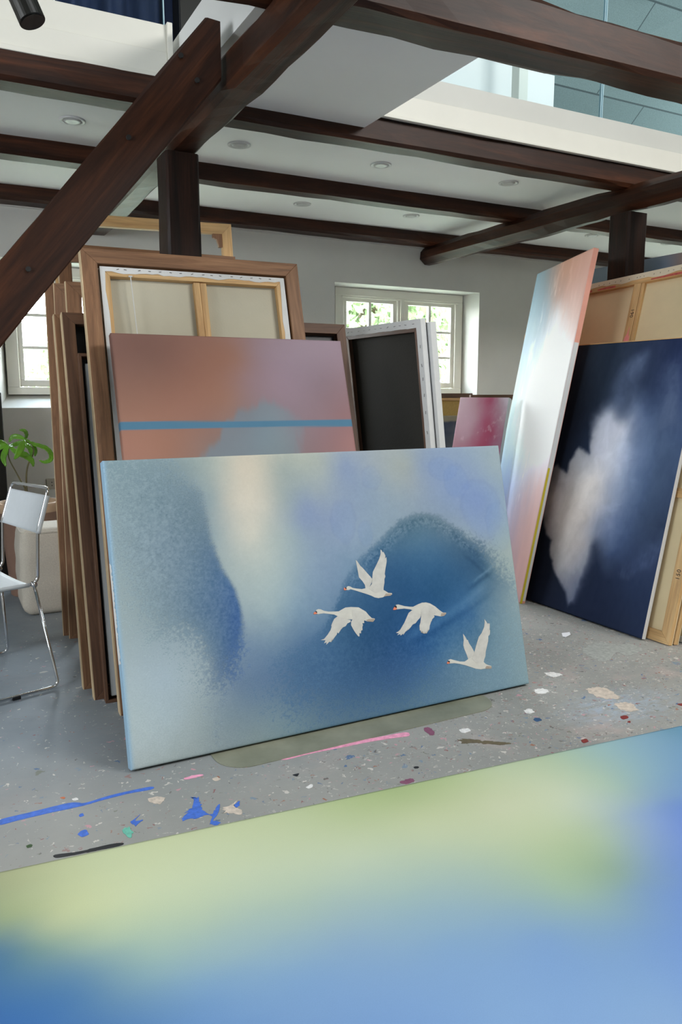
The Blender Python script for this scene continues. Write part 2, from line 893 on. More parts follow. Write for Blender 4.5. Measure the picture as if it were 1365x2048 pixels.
["splash","blue",[[0.7599,2.1731],
[0.7825,2.1887],
[0.7594,2.1532]]],
["splash","blue",[[0.4435,2.2255],
[0.4778,2.2552],
[0.4562,2.2282],
[0.4793,2.2224],
[0.4538,2.2045]]],
["splash","blue",[[0.2884,2.2371],
[0.3118,2.2487],
[0.3187,2.2211],
[0.2989,2.2139]]],
["splash","blue",[[0.3097,2.3436],
[0.3208,2.3475],
[0.323,2.3334],
[0.3105,2.3303]]],
["splash","cream",[[0.5247,2.3382],
[0.5545,2.3401],
[0.5703,2.3072],
[0.5427,2.2942],
[0.5265,2.3129]]],
["splash","cream",[[0.7219,2.1695],
[0.7651,2.1875],
[0.7886,2.1959],
[0.755,2.1689],
[0.7699,2.1277],
[0.7507,2.1116],
[0.7298,2.1357],
[0.7179,2.1485]]],
["streak","pink",[[1.0257,2.4066],
[1.1357,2.4065],
[1.2971,2.3956],
[1.4187,2.3797],
[1.5278,2.3667],
[1.5214,2.3354],
[1.4649,2.3457],
[1.3637,2.3606],
[1.261,2.368],
[1.122,2.3779],
[1.023,2.3778]]],
["streak","pink",[[0.6687,2.4173],
[0.7214,2.4171],
[0.7243,2.4037],
[0.6702,2.4049]]],
["splash","teal",[[0.4116,2.1962],
[0.4293,2.2021],
[0.4334,2.1608],
[0.4196,2.1446]]],
["splash","white",[[2.9481,3.0162],
[2.9996,3.0091],
[2.9725,2.9737],
[2.9175,2.954],
[2.9093,2.968]]],
["splash","cream",[[2.4787,2.3653],
[2.5564,2.3377],
[2.5311,2.2291],
[2.4708,2.2423],
[2.4482,2.2915]]],
["splash","cream",[[2.4576,2.1887],
[2.5221,2.1668],
[2.4919,2.1006],
[2.4381,2.1174]]],
["haze","paleblue",[[2.2814,2.2402],
[2.3856,2.2029],
[2.4396,2.0169],
[2.4698,1.922],
[2.2675,1.9628],
[2.2796,2.1011]]],
["splash","red",[[2.3807,2.086],
[2.4064,2.0835],
[2.3979,2.0605],
[2.3687,2.0596]]],
["splash","red",[[2.0778,1.9993],
[2.1024,2.0008],
[2.0966,1.9799],
[2.0706,1.9794]]],
["splash","red",[[2.6868,2.0622],
[2.7145,2.0596],
[2.6921,2.0417]]],
["splash","red",[[2.3624,2.0361],
[2.3805,2.0373],
[2.3673,2.0229]]],
["splash","navy",[[2.0514,2.2319],
[2.0759,2.2299],
[2.0733,2.2095],
[2.0425,2.2043]]],
["splash","plum",[[1.3037,2.0526],
[1.3477,2.0525],
[1.3504,2.0318],
[1.3114,2.0334]]],
["splash","plum",[[1.607,2.3604],
[1.6329,2.3571],
[1.6196,2.3035],
[1.5976,2.3052]]],
["splash","olive",[[1.6856,2.22],
[1.7382,2.1779],
[1.8248,2.1087],
[1.7891,2.1088],
[1.7085,2.1699],
[1.6694,2.1857]]],
["splash","palegrey",[[2.8459,2.7627],
[3.0156,2.8081],
[3.054,2.7421],
[3.136,2.7172],
[3.1173,2.6199],
[2.9778,2.5911],
[2.9744,2.6519],
[2.8338,2.5851],
[2.8012,2.6346]]],
["splash","white",[[2.449,2.6033],
[2.4952,2.5864],
[2.5032,2.5456],
[2.444,2.548]]],
["splash","white",[[2.2645,2.4649],
[2.3118,2.4531],
[2.3032,2.4186],
[2.2487,2.4217]]],
["splash","white",[[2.0793,2.3176],
[2.1082,2.3139],
[2.095,2.2809],
[2.0628,2.2865]]],
["splash","white",[[1.1474,2.4839],
[1.1646,2.4939],
[1.1605,2.4675],
[1.1435,2.4623]]],
["splash","white",[[1.0071,2.1673],
[1.0304,2.1774],
[1.0335,2.1645],
[1.0161,2.1551]]],
["splash","white",[[0.3055,2.4534],
[0.3209,2.4524],
[0.3217,2.438],
[0.3084,2.4415]]],
["splash","white",[[1.7244,2.2885],
[1.7603,2.2849],
[1.7586,2.2604],
[1.7238,2.2586]]],
["splash","cream",[[0.7496,2.367],
[0.768,2.369],
[0.7726,2.3511],
[0.7542,2.3492]]],
["splash","orange",[[1.1544,2.4287],
[1.1713,2.4337],
[1.1656,2.4135],
[1.1524,2.4159]]],
["splash","orange",[[0.2721,2.478],
[0.2845,2.4786],
[0.2841,2.4647]]],
["splash","black",[[1.4032,2.1191],
[1.4177,2.1156],
[1.4112,2.1026],
[1.4004,2.1083]]],
["splash","black",[[1.0035,2.2648],
[1.0262,2.2647],
[1.0113,2.2488]]],
["streak","black",[[0.2143,2.1572],
[0.2801,2.1416],
[0.3563,2.1377],
[0.3971,2.1276],
[0.3874,2.1158],
[0.3186,2.1241],
[0.2514,2.1323],
[0.2149,2.1408]]],
["splash","green",[[0.146,2.2427],
[0.1597,2.244],
[0.1624,2.2313],
[0.1501,2.2294]]]]}''')
PL = DATA['planes']

# ------------------------------------------------------------------ helpers
def lin(c):
    c = np.asarray(c, float) / 255.0
    return np.where(c <= .04045, c / 12.92, ((c + .055) / 1.055) ** 2.4)
def L(r, g, b):
    return tuple(float(x) for x in lin((r, g, b))) + (1.0,)
def tag(o, label=None, cat=None, group=None, kind=None):
    if label: o['label'] = label
    if cat: o['category'] = cat
    if group: o['group'] = group
    if kind: o['kind'] = kind
    return o
def empty(name, M, label, cat, group=None):
    o = bpy.data.objects.new(name, None); COL.objects.link(o)
    o.empty_display_size = .05
    o.matrix_world = M if isinstance(M, Matrix) else Matrix.Translation(M)
    return tag(o, label, cat, group)
def obj(name, bm, mats, parent=None, M=None, smooth=False, bevel=0.0, label=None):
    bmesh.ops.recalc_face_normals(bm, faces=bm.faces)
    me = bpy.data.meshes.new(name); bm.to_mesh(me); bm.free()
    for m in (mats if isinstance(mats, (list, tuple)) else [mats]): me.materials.append(m)
    o = bpy.data.objects.new(name, me); COL.objects.link(o)
    if parent is not None: o.parent = parent
    if M is not None: o.matrix_local = M
    if smooth:
        for p in me.polygons: p.use_smooth = True
    if bevel > 0:
        b = o.modifiers.new('bevel', 'BEVEL'); b.width = bevel; b.segments = 2; b.limit_method = 'ANGLE'
    if label: o['label'] = label
    return o
def frame_matrix(O, U, V, N):
    m = Matrix.Identity(4)
    for i in range(3):
        m[i][0] = U[i]; m[i][1] = V[i]; m[i][2] = N[i]; m[i][3] = O[i]
    return m
def plane_matrix(name):
    O, U, V, N = PL[name]; return frame_matrix(O, U, V, N)
def basis(O, U, V):
    """panel basis from a bottom left corner, a width direction and an upward direction"""
    U = Vector(U).normalized(); V = Vector(V); V = (V - U * V.dot(U)).normalized(); N = U.cross(V)
    return frame_matrix(O, U, V, N)
def box(bm, a0, a1, b0, b1, c0, c1, mi=0):
    vs = [bm.verts.new((x, y, z)) for z in (c0, c1) for y in (b0, b1) for x in (a0, a1)]
    for f in ((0, 1, 3, 2), (4, 6, 7, 5), (0, 4, 5, 1), (2, 3, 7, 6), (0, 2, 6, 4), (1, 5, 7, 3)):
        bm.faces.new([vs[i] for i in f]).material_index = mi
def boxes(*bs):
    bm = bmesh.new()
    for b in bs: box(bm, *b)
    return bm
def prism(bm, pts, n0, n1, mi=0):
    a = [bm.verts.new((p[0], p[1], n0)) for p in pts]; b = [bm.verts.new((p[0], p[1], n1)) for p in pts]
    fs = [bm.faces.new(a), bm.faces.new(b)]
    k = len(pts)
    for i in range(k): fs.append(bm.faces.new([a[i], a[(i + 1) % k], b[(i + 1) % k], b[i]]))
    for f in fs: f.material_index = mi
def tube(bm, pts, r, seg=10, cap=True):
    pts = [Vector(p) for p in pts]; n = len(pts)
    rs = r if isinstance(r, (list, tuple)) else [r] * n
    T = [(pts[min(i + 1, n - 1)] - pts[max(i - 1, 0)]).normalized() for i in range(n)]
    ref = Vector((0, 0, 1)) if abs(T[0].z) < .9 else Vector((1, 0, 0))
    X = T[0].cross(ref).normalized(); rings = []
    for i in range(n):
        X = (X - T[i] * X.dot(T[i])).normalized(); Y = T[i].cross(X)
        rings.append([bm.verts.new(pts[i] + (X * cos(2 * pi * k / seg) + Y * sin(2 * pi * k / seg)) * rs[i]) for k in range(seg)])
    for i in range(n - 1):
        for k in range(seg):
            bm.faces.new([rings[i][k], rings[i][(k + 1) % seg], rings[i + 1][(k + 1) % seg], rings[i + 1][k]])
    if cap:
        bm.faces.new(rings[0][::-1]); bm.faces.new(rings[-1])
def rounded(pts, rad, n=6):
    pts = [Vector(p) for p in pts]; out = [pts[0]]
    for i in range(1, len(pts) - 1):
        a, b, c = pts[i - 1], pts[i], pts[i + 1]
        r = min(rad, (a - b).length * .45, (c - b).length * .45)
        p = b + (a - b).normalized() * r; q = b + (c - b).normalized() * r
        for k in range(n + 1):
            t = k / n; out.append(p * (1 - t) ** 2 + b * 2 * t * (1 - t) + q * t * t)
    out.append(pts[-1]); return out
def lathe(bm, prof, seg=32, mi=0):
    rings = [[bm.verts.new((r * cos(2 * pi * k / seg), r * sin(2 * pi * k / seg), z)) for k in range(seg)] for r, z in prof]
    for i in range(len(prof) - 1):
        for k in range(seg):
            bm.faces.new([rings[i][k], rings[i][(k + 1) % seg], rings[i + 1][(k + 1) % seg], rings[i + 1][k]]).material_index = mi
def catmull(pts, n=6):
    pts = [Vector(p) for p in pts]; P = [pts[0] * 2 - pts[1]] + pts + [pts[-1] * 2 - pts[-2]]; out = []
    for i in range(1, len(P) - 2):
        for k in range(n):
            t = k / n; a, b, c, d = P[i - 1], P[i], P[i + 1], P[i + 2]
            out.append(.5 * ((2 * b) + (c - a) * t + (2 * a - 5 * b + 4 * c - d) * t * t + (3 * b - a - 3 * c + d) * t ** 3))
    out.append(pts[-1]); return out

# ------------------------------------------------------------------ materials
def nt(name):
    m = bpy.data.materials.new(name); m.use_nodes = True
    n = m.node_tree; b = n.nodes['Principled BSDF']; return m, n, b
def node(n, t, **kw):
    x = n.nodes.new(t)
    for k, v in kw.items():
        if k in x.inputs: x.inputs[k].default_value = v
        else: setattr(x, k, v)
    return x
def ramp(n, fac, stops):
    r = n.nodes.new('ShaderNodeValToRGB'); e = r.color_ramp.elements
    while len(e) < len(stops): e.new(.5)
    for i, (p, c) in enumerate(stops): e[i].position = p; e[i].color = c
    n.links.new(fac, r.inputs['Fac']); return r
def coords(n, scale, kind='Object'):
    t = node(n, 'ShaderNodeTexCoord'); m = node(n, 'ShaderNodeMapping'); m.inputs['Scale'].default_value = scale
    n.links.new(t.outputs[kind], m.inputs['Vector']); return m.outputs['Vector']
def noise(n, vec, scale, detail=4, rough=.6, dist=0):
    x = node(n, 'ShaderNodeTexNoise'); x.inputs['Scale'].default_value = scale; x.inputs['Detail'].default_value = detail
    x.inputs['Roughness'].default_value = rough; x.inputs['Distortion'].default_value = dist
    n.links.new(vec, x.inputs['Vector']); return x.outputs['Fac']
def bump(n, b, h, strength=.2, dist=.01):
    x = node(n, 'ShaderNodeBump'); x.inputs['Strength'].default_value = strength; x.inputs['Distance'].default_value = dist
    n.links.new(h, x.inputs['Height']); n.links.new(x.outputs['Normal'], b.inputs['Normal'])
def flat(name, c, rough=.6, metal=0, var=.06, scale=8, bmp=0):
    m, n, b = nt(name)
    v = noise(n, coords(n, (1, 1, 1)), scale)
    d = [max(0, x * (1 - var)) for x in c[:3]] + [1]; l = [min(1, x * (1 + var)) for x in c[:3]] + [1]
    r = ramp(n, v, [(.3, d), (.7, l)]); n.links.new(r.outputs['Color'], b.inputs['Base Color'])
    b.inputs['Roughness'].default_value = rough; b.inputs['Metallic'].default_value = metal
    if bmp: bump(n, b, noise(n, coords(n, (1, 1, 1)), 120, 3), bmp, .003)
    return m
def wood(name, dark, mid, light, axis=0, rough=.55, grain=1.0, bmp=.15, spec=.5, fine=.35):
    m, n, b = nt(name)
    s = [22 * grain] * 3; s[axis] = 1.6 * grain
    v = coords(n, s); f = noise(n, v, 1.0, 6, .65, .8)
    s2 = [2.2] * 3; s2[axis] = .8
    g = noise(n, coords(n, s2), 1.3, 3, .5)
    s3 = [150 * grain ** .5] * 3; s3[axis] = 5
    h = noise(n, coords(n, s3), 1.0, 3, .6)
    r = ramp(n, f, [(.28, dark), (.5, mid), (.74, light)])
    cur = r.outputs['Color']
    for src, amt, lo, hi in ((g, .65, (.62, .6, .58, 1), (1.15, 1.12, 1.1, 1)), (h, fine, (.45, .43, .42, 1), (1.35, 1.32, 1.3, 1))):
        mx = node(n, 'ShaderNodeMix', data_type='RGBA', blend_type='MULTIPLY'); mx.inputs[0].default_value = amt
        r2 = ramp(n, src, [(.3, lo), (.7, hi)])
        n.links.new(cur, mx.inputs[6]); n.links.new(r2.outputs['Color'], mx.inputs[7]); cur = mx.outputs[2]
    n.links.new(cur, b.inputs['Base Color'])
    b.inputs['Roughness'].default_value = rough; b.inputs['Specular IOR Level'].default_value = spec
    bump(n, b, f, bmp, .004)
    return m
def painted(name, rough=.55, grain=260, weave=.12, spec=.35, gstr=1.0):
    """paint on woven cloth: the painted pattern is a point colour, its speckle comes from noise"""
    m, n, b = nt(name)
    a = node(n, 'ShaderNodeAttribute'); a.attribute_name = 'paint'
    g = node(n, 'ShaderNodeAttribute'); g.attribute_name = 'speckle'
    v = coords(n, (1, 1, 1))
    f = noise(n, v, grain, 2, .7)
    r = ramp(n, f, [(.36, (.40, .46, .52, 1)), (.5, (1, 1, 1, 1)), (.64, (1.5, 1.42, 1.3, 1))])
    mx = node(n, 'ShaderNodeMix', data_type='RGBA', blend_type='MULTIPLY')
    mm = node(n, 'ShaderNodeMath', operation='MULTIPLY'); mm.inputs[1].default_value = gstr
    n.links.new(g.outputs['Fac'], mm.inputs[0]); n.links.new(mm.outputs[0], mx.inputs[0])
    n.links.new(a.outputs['Color'], mx.inputs[6]); n.links.new(r.outputs['Color'], mx.inputs[7])
    n.links.new(mx.outputs[2], b.inputs['Base Color'])
    b.inputs['Roughness'].default_value = rough; b.inputs['Specular IOR Level'].default_value = spec
    bump(n, b, noise(n, v, 700, 2), weave, .001)
    return m
def thin_glass(name, tint, refl=1.0):
    m = bpy.data.materials.new(name); m.use_nodes = True; n = m.node_tree; n.nodes.clear()
    o = node(n, 'ShaderNodeOutputMaterial'); t = node(n, 'ShaderNodeBsdfTransparent'); t.inputs[0].default_value = tint
    g = node(n, 'ShaderNodeBsdfGlossy'); g.inputs['Roughness'].default_value = .02
    f = node(n, 'ShaderNodeFresnel'); f.inputs[0].default_value = 1.45
    k = node(n, 'ShaderNodeMath', operation='MULTIPLY'); k.inputs[1].default_value = refl
    ge = node(n, 'ShaderNodeNewGeometry'); iv = node(n, 'ShaderNodeMath', operation='SUBTRACT'); iv.inputs[0].default_value = 1; n.links.new(ge.outputs['Backfacing'], iv.inputs[1])
    k2 = node(n, 'ShaderNodeMath', operation='MULTIPLY'); n.links.new(f.outputs[0], k2.inputs[0]); n.links.new(iv.outputs[0], k2.inputs[1]); n.links.new(k2.outputs[0], k.inputs[0])
    x = node(n, 'ShaderNodeMixShader'); n.links.new(k.outputs[0], x.inputs[0]); n.links.new(t.outputs[0], x.inputs[1]); n.links.new(g.outputs[0], x.inputs[2])
    n.links.new(x.outputs[0], o.inputs[0]); return m

M = {}
M['beam'] = wood('beam_wood', L(24, 13, 8), L(52, 28, 16), L(86, 48, 27), 0, .5, .5, .5, .25, .45)
M['post'] = wood('shaded_post_wood', L(14, 9, 6), L(36, 20, 13), L(58, 33, 21), 0, .5, .55, .5, .25, .8)  # darker copy of the beam wood, backlit shade put into its colour
M['plaster'] = flat('white_plaster', L(202, 202, 197), .9, 0, .03, 3, .25)
M['ceil'] = flat('ceiling_white', L(238, 238, 236), .9, 0, .015, 2)
M['trim'] = flat('white_painted_wood', L(226, 224, 214), .5, 0, .02, 4)
M['oak_v'] = wood('oak_upright', L(104, 72, 48), L(136, 98, 68), L(162, 122, 88), 1, .6, 1.3)
M['oak_h'] = wood('oak_rail', L(104, 72, 48), L(136, 98, 68), L(162, 122, 88), 0, .6, 1.3)
M['oakpale_v'] = wood('pale_oak_edge', L(186, 162, 126), L(206, 184, 148), L(222, 202, 168), 1, .6, 1.3)
M['pine_v'] = wood('pine_upright', L(190, 148, 96), L(214, 176, 122), L(228, 194, 144), 1, .6, 1.0)
M['pine_h'] = wood('pine_rail', L(190, 148, 96), L(214, 176, 122), L(228, 194, 144), 0, .6, 1.0)
M['walnut_v'] = wood('brown_upright', L(70, 46, 32), L(98, 68, 48), L(122, 88, 62), 1, .6, 1.3)
M['walnut_h'] = wood('brown_rail', L(70, 46, 32), L(98, 68, 48), L(122, 88, 62), 0, .6, 1.3)
M['linen'] = flat('raw_canvas', L(230, 212, 172), .85, 0, .05, 3, .2)
M['linengrey'] = flat('greyish_raw_canvas', L(188, 182, 162), .85, 0, .05, 3, .2)
M['darklinen'] = flat('dark_linen', L(30, 27, 19), .9, 0, .08, 60, .3)
M['gesso'] = flat('primed_white_canvas', L(214, 214, 212), .8, 0, .03, 20, .2)
M['greycanvas'] = flat('pale_grey_canvas', L(172, 174, 174), .8, 0, .02, 3)
M['black'] = flat('black_matt', L(22, 22, 24), .5, 0, .05)
M['blackmetal'] = flat('black_metal', L(26, 25, 22), .35, .3, .05)
M['chrome'] = flat('chrome', (.78, .78, .8, 1), .12, 1, .02)
M['leather'] = flat('white_leather', L(212, 218, 222), .45, 0, .02, 30, .1)
M['leaf'] = flat('green_leaf', L(96, 150, 34), .35, 0, .22, 14)
M['stem'] = flat('plant_stem', L(92, 84, 52), .6, 0, .2, 20)
M['clay'] = flat('clay_pot', L(160, 126, 108), .7, 0, .06, 9)
M['clayrim'] = flat('clay_pot_rim', L(190, 160, 132), .7, 0, .05, 9)
M['soil'] = flat('soil', L(52, 40, 30), .95, 0, .3, 60)
M['boucle'] = flat('boucle_fabric', L(200, 192, 178), .95, 0, .1, 160, .9)
M['staple'] = flat('dark_staple', L(66, 64, 62), .4, .6, .05)
M['ink'] = flat('black_ink', L(28, 26, 24), .8)
M['wire'] = flat('white_cord', L(206, 206, 202), .7)
M['redpaint'] = flat('red_paint', L(196, 90, 80), .6, 0, .25, 30)
M['pinkpaint'] = flat('pink_paint', L(226, 140, 136), .6, 0, .1, 30)
M['mdf'] = flat('hardboard', L(176, 146, 84), .8, 0, .1, 60)
M['swan'] = flat('swan_white', L(208, 205, 196), .8, 0, .07, 22)
M['swan2'] = flat('swan_wing', L(202, 199, 192), .8, 0, .10, 26)
M['swantail'] = flat('swan_tail', L(170, 154, 138), .6, 0, .2, 60)
M['beak'] = flat('swan_beak', L(226, 128, 96), .6)
M['glass'] = thin_glass('window_glass', (.97, .985, .98, 1))
M['glass2'] = thin_glass('balustrade_glass', (.90, .95, .965, 1), 1.0)
M['glassedge'] = flat('polished_glass_edge', L(196, 226, 236), .2, 0, .02)
M['acoustic'] = flat('acoustic_board', L(122, 138, 138), .95, 0, .18, 220, .5)
M['backdrop'] = flat('dark_blue_reflection', L(26, 42, 76), .7, 0, .15, 8)
M['paper'] = flat('white_paper', L(236, 236, 240), .8)
M['lampwhite'] = flat('lamp_ring', L(206, 206, 204), .5)
M['lampdark'] = flat('lamp_inside', L(186, 186, 184), .4)
M['socket'] = flat('plastic_beige', L(172, 166, 152), .5)
M['grass'] = flat('lawn', L(118, 122, 100), .9, 0, .3, 3)
M['bark'] = flat('tree_bark', L(90, 76, 60), .9, 0, .3, 20)
def tree_leaf():
    m, n, b = nt('tree_leaf')
    v = noise(n, coords(n, (1, 1, 1)), 3, 3)
    r = ramp(n, v, [(.3, L(98, 120, 78)), (.7, L(140, 158, 116))]); n.links.new(r.outputs['Color'], b.inputs['Base Color'])
    b.inputs['Roughness'].default_value = .5
    t = node(n, 'ShaderNodeBsdfTranslucent'); n.links.new(r.outputs['Color'], t.inputs[0])
    x = node(n, 'ShaderNodeMixShader'); x.inputs[0].default_value = .5
    n.links.new(b.outputs[0], x.inputs[1]); n.links.new(t.outputs[0], x.inputs[2]); n.links.new(x.outputs[0], n.nodes['Material Output'].inputs[0])
    return m
M['treeleaf'] = tree_leaf()
def mat_paint():
    m, n, b = nt('floor_mat_plastic')
    f = noise(n, coords(n, (1, 1, 1)), 5, 4)
    r = ramp(n, f, [(.35, L(120, 122, 104)), (.7, L(146, 146, 128))]); n.links.new(r.outputs['Color'], b.inputs['Base Color'])
    b.inputs['Roughness'].default_value = .35; return m
M['mat'] = mat_paint()
FC = dict(blue=L(70, 112, 206), cream=L(206, 192, 178), pink=L(240, 160, 188), teal=L(110, 186, 166), white=L(232, 230, 228), paleblue=L(166, 184, 204), red=L(128, 44, 40), navy=L(50, 84, 124), plum=L(136, 84, 108), olive=L(104, 94, 72), palegrey=L(166, 168, 163), orange=L(200, 112, 70), black=L(40, 40, 42), green=L(60, 84, 50))
def floor_mat():
    m, n, b = nt('painted_concrete')
    v = coords(n, (1, 1, 1))
    base = ramp(n, noise(n, v, 1.2, 5, .6), [(.3, L(118, 128, 136)), (.5, L(130, 139, 146)), (.72, L(142, 149, 154))])  # darker bluish left floor: its shade and window light put into the colour
    worn = ramp(n, noise(n, v, 1.2, 5, .6), [(.3, L(142, 143, 140)), (.5, L(154, 154, 150)), (.72, L(166, 165, 160))])  # lighter grey, for wear and for the better lit right and near floor
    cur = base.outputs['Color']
    def over(fac, col):
        nonlocal cur
        x = node(n, 'ShaderNodeMix', data_type='RGBA'); n.links.new(fac, x.inputs[0]); n.links.new(cur, x.inputs[6])
        if isinstance(col, tuple): x.inputs[7].default_value = col
        else: n.links.new(col, x.inputs[7])
        cur = x.outputs[2]
    def mth(op, a, bb):
        x = node(n, 'ShaderNodeMath', operation=op)
        for i, q in enumerate((a, bb)):
            if isinstance(q, (int, float)): x.inputs[i].default_value = q
            else: n.links.new(q, x.inputs[i])
        return x.outputs[0]
    # work area: the paint gathers to the right of the room
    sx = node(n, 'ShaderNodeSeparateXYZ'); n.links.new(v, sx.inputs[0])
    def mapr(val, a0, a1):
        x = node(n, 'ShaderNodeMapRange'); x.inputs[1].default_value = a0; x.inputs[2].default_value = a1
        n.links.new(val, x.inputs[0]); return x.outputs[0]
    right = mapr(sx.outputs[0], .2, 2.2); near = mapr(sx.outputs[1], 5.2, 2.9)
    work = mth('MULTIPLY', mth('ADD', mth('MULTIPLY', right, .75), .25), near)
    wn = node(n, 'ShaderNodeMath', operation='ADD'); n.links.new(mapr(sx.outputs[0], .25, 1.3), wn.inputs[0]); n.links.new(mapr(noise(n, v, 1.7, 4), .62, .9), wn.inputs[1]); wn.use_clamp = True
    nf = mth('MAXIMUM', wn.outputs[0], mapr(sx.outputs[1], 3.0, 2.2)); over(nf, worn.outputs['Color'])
    # old scuffed washes of pale paint
    w = ramp(n, noise(n, v, 3.2, 6, .65, .4), [(.56, (0, 0, 0, 1)), (.72, (1, 1, 1, 1))])
    over(mth('MULTIPLY', mth('MULTIPLY', w.outputs['Color'], work), .6), L(192, 172, 166))
    w2 = ramp(n, noise(n, coords(n, (1.3, 1, 1)), 2.1, 6, .7, .5), [(.58, (0, 0, 0, 1)), (.75, (1, 1, 1, 1))])
    over(mth('MULTIPLY', mth('MULTIPLY', w2.outputs['Color'], work), .5), L(126, 130, 122))
    # a dry blue grey wash near the right
    dv_ = node(n, 'ShaderNodeVectorMath', operation='DISTANCE'); mp = node(n, 'ShaderNodeMapping'); mp.inputs['Scale'].default_value = (1, 2.0, 1); n.links.new(v, mp.inputs['Vector']); n.links.new(mp.outputs['Vector'], dv_.inputs[0]); dv_.inputs[1].default_value = (2.46, 2.16 * 2.0, 0)
    wash = mth('MULTIPLY', mapr(dv_.outputs['Value'], .38, .12), mapr(noise(n, coords(n, (1, 2.5, 1)), 16, 5, .7), .38, .60)); over(mth('MULTIPLY', wash, .6), L(168, 186, 206))
    # fine scratches and dust
    sc_ = noise(n, coords(n, (22, 60, 1)), 1.0, 4, .7, 1.5); over(mth('MULTIPLY', mth('MULTIPLY', mapr(sc_, .60, .74), work), .35), L(196, 192, 186))
    # drips of many colours
    warp = node(n, 'ShaderNodeVectorMath', operation='MULTIPLY_ADD')
    nz = node(n, 'ShaderNodeTexNoise'); nz.inputs['Scale'].default_value = 38; nz.inputs['Detail'].default_value = 3; n.links.new(v, nz.inputs['Vector'])
    n.links.new(nz.outputs['Color'], warp.inputs[0]); warp.inputs[1].default_value = (.06, .05, 0); n.links.new(v, warp.inputs[2])
    for sc, th, amt, keep in ((7, .07, .8, .30), (15, .085, .8, .42), (31, .11, .8, .5), (58, .17, .75, .55), (110, .22, .6, .6)):
        vo = node(n, 'ShaderNodeTexVoronoi'); vo.voronoi_dimensions = '2D'; vo.inputs['Scale'].default_value = sc; vo.inputs['Randomness'].default_value = 1
        n.links.new(warp.outputs[0], vo.inputs['Vector'])
        sp = node(n, 'ShaderNodeSeparateColor'); n.links.new(vo.outputs['Color'], sp.inputs[0])
        size = mth('MULTIPLY', mth('POWER', sp.outputs[0], 3.0), th * 2.2)
        hit = mth('LESS_THAN', vo.outputs['Distance'], size)
        gate = mth('LESS_THAN', sp.outputs[1], mth('MULTIPLY', work, keep))
        cr = ramp(n, sp.outputs[2], [(0, L(214, 208, 200)), (.28, L(188, 184, 178)), (.42, L(150, 116, 112)), (.52, L(122, 142, 160)), (.60, L(120, 124, 112)), (.68, L(206, 150, 160)), (.76, L(96, 92, 88)), (.84, L(70, 106, 150)), (.90, L(160, 96, 66)), (.95, L(140, 56, 58))])
        cr.color_ramp.interpolation = 'CONSTANT'
        over(mth('MULTIPLY', mth('MULTIPLY', hit, gate), amt), cr.outputs['Color'])
    n.links.new(cur, b.inputs['Base Color'])
    rr = ramp(n, noise(n, v, 5, 4), [(.3, (.5, .5, .5, 1)), (.7, (.66, .66, .66, 1))]); n.links.new(rr.outputs['Color'], b.inputs['Roughness'])
    b.inputs['Specular IOR Level'].default_value = .3
    bump(n, b, noise(n, v, 60, 5, .7), .08, .004)
    return m
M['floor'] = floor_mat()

# ------------------------------------------------------------------ setting
def struct(name, bm, mat, parent=None, **kw):
    o = obj(name, bm, mat, parent, **kw)
    if parent is None: o['kind'] = 'structure'
    return o
X0, X1, Y0, YW = -3.0, 8.0, -4.5, 6.07
ZC = 2.69
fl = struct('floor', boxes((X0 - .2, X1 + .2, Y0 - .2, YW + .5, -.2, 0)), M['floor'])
WIN = [(3.131, 4.686, 3.24, 4.64), (.42, 1.955, .50, 1.91), (5.86, 7.41, 5.97, 7.37)]  # last entry: unseen opening, added for light on the right
def wall_far():
    bm = bmesh.new(); Yb = 6.34; z0f, z1f, z0b, z1b = 1.19, 2.24, 1.285, 2.232; ZT = 2.72
    order = sorted(WIN)
    def q(*p): bm.faces.new([bm.verts.new(c) for c in p])
    xs = [X0 - .2]
    for a, b, c, d in order: xs += [a, b]
    xs.append(X1 + .2)
    for i in range(0, len(xs) - 1, 2):
        q((xs[i], YW, 0), (xs[i + 1], YW, 0), (xs[i + 1], YW, ZT), (xs[i], YW, ZT))
    for a, b, c, d in order:
        q((a, YW, 0), (b, YW, 0), (b, YW, z0f), (a, YW, z0f)); q((a, YW, z1f), (b, YW, z1f), (b, YW, ZT), (a, YW, ZT))
        q((a, YW, z0f), (b, YW, z0f), (d, Yb, z0b), (c, Yb, z0b)); q((a, YW, z1f), (c, Yb, z1b), (d, Yb, z1b), (b, YW, z1f))
        q((a, YW, z0f), (c, Yb, z0b), (c, Yb, z1b), (a, YW, z1f)); q((b, YW, z0f), (b, YW, z1f), (d, Yb, z1b), (d, Yb, z0b))
    # outer leaf so that no light leaks in
    ys = 6.46; xb = [X0 - .2]
    for a, b, c, d in order: xb += [c, d]
    xb.append(X1 + .2)
    for i in range(0, len(xb) - 1, 2):
        q((xb[i], ys, -.2), (xb[i + 1], ys, -.2), (xb[i + 1], ys, 3.2), (xb[i], ys, 3.2))
    for a, b, c, d in order:
        q((c, ys, -.2), (d, ys, -.2), (d, ys, z0b), (c, ys, z0b)); q((c, ys, z1b), (d, ys, z1b), (d, ys, 3.2), (c, ys, 3.2))
        q((c, Yb, z0b), (d, Yb, z0b), (d, ys, z0b), (c, ys, z0b)); q((c, Yb, z1b), (d, Yb, z1b), (d, ys, z1b), (c, ys, z1b))
        q((c, Yb, z0b), (c, Yb, z1b), (c, ys, z1b), (c, ys, z0b)); q((d, Yb, z0b), (d, Yb, z1b), (d, ys, z1b), (d, ys, z0b))
    bmesh.ops.remove_doubles(bm, verts=bm.verts, dist=.0001)
    return struct('wall_far', bm, M['plaster'])
wall_far()
struct('wall_left', boxes((X0 - .2, X0, Y0, YW, 0, 5.6)), M['plaster'])
struct('wall_right', boxes((X1, X1 + .2, Y0, YW, 0, 5.6)), M['plaster'])
struct('wall_back', boxes((X0, X1, Y0 - .2, Y0, 0, 5.6)), M['plaster'])
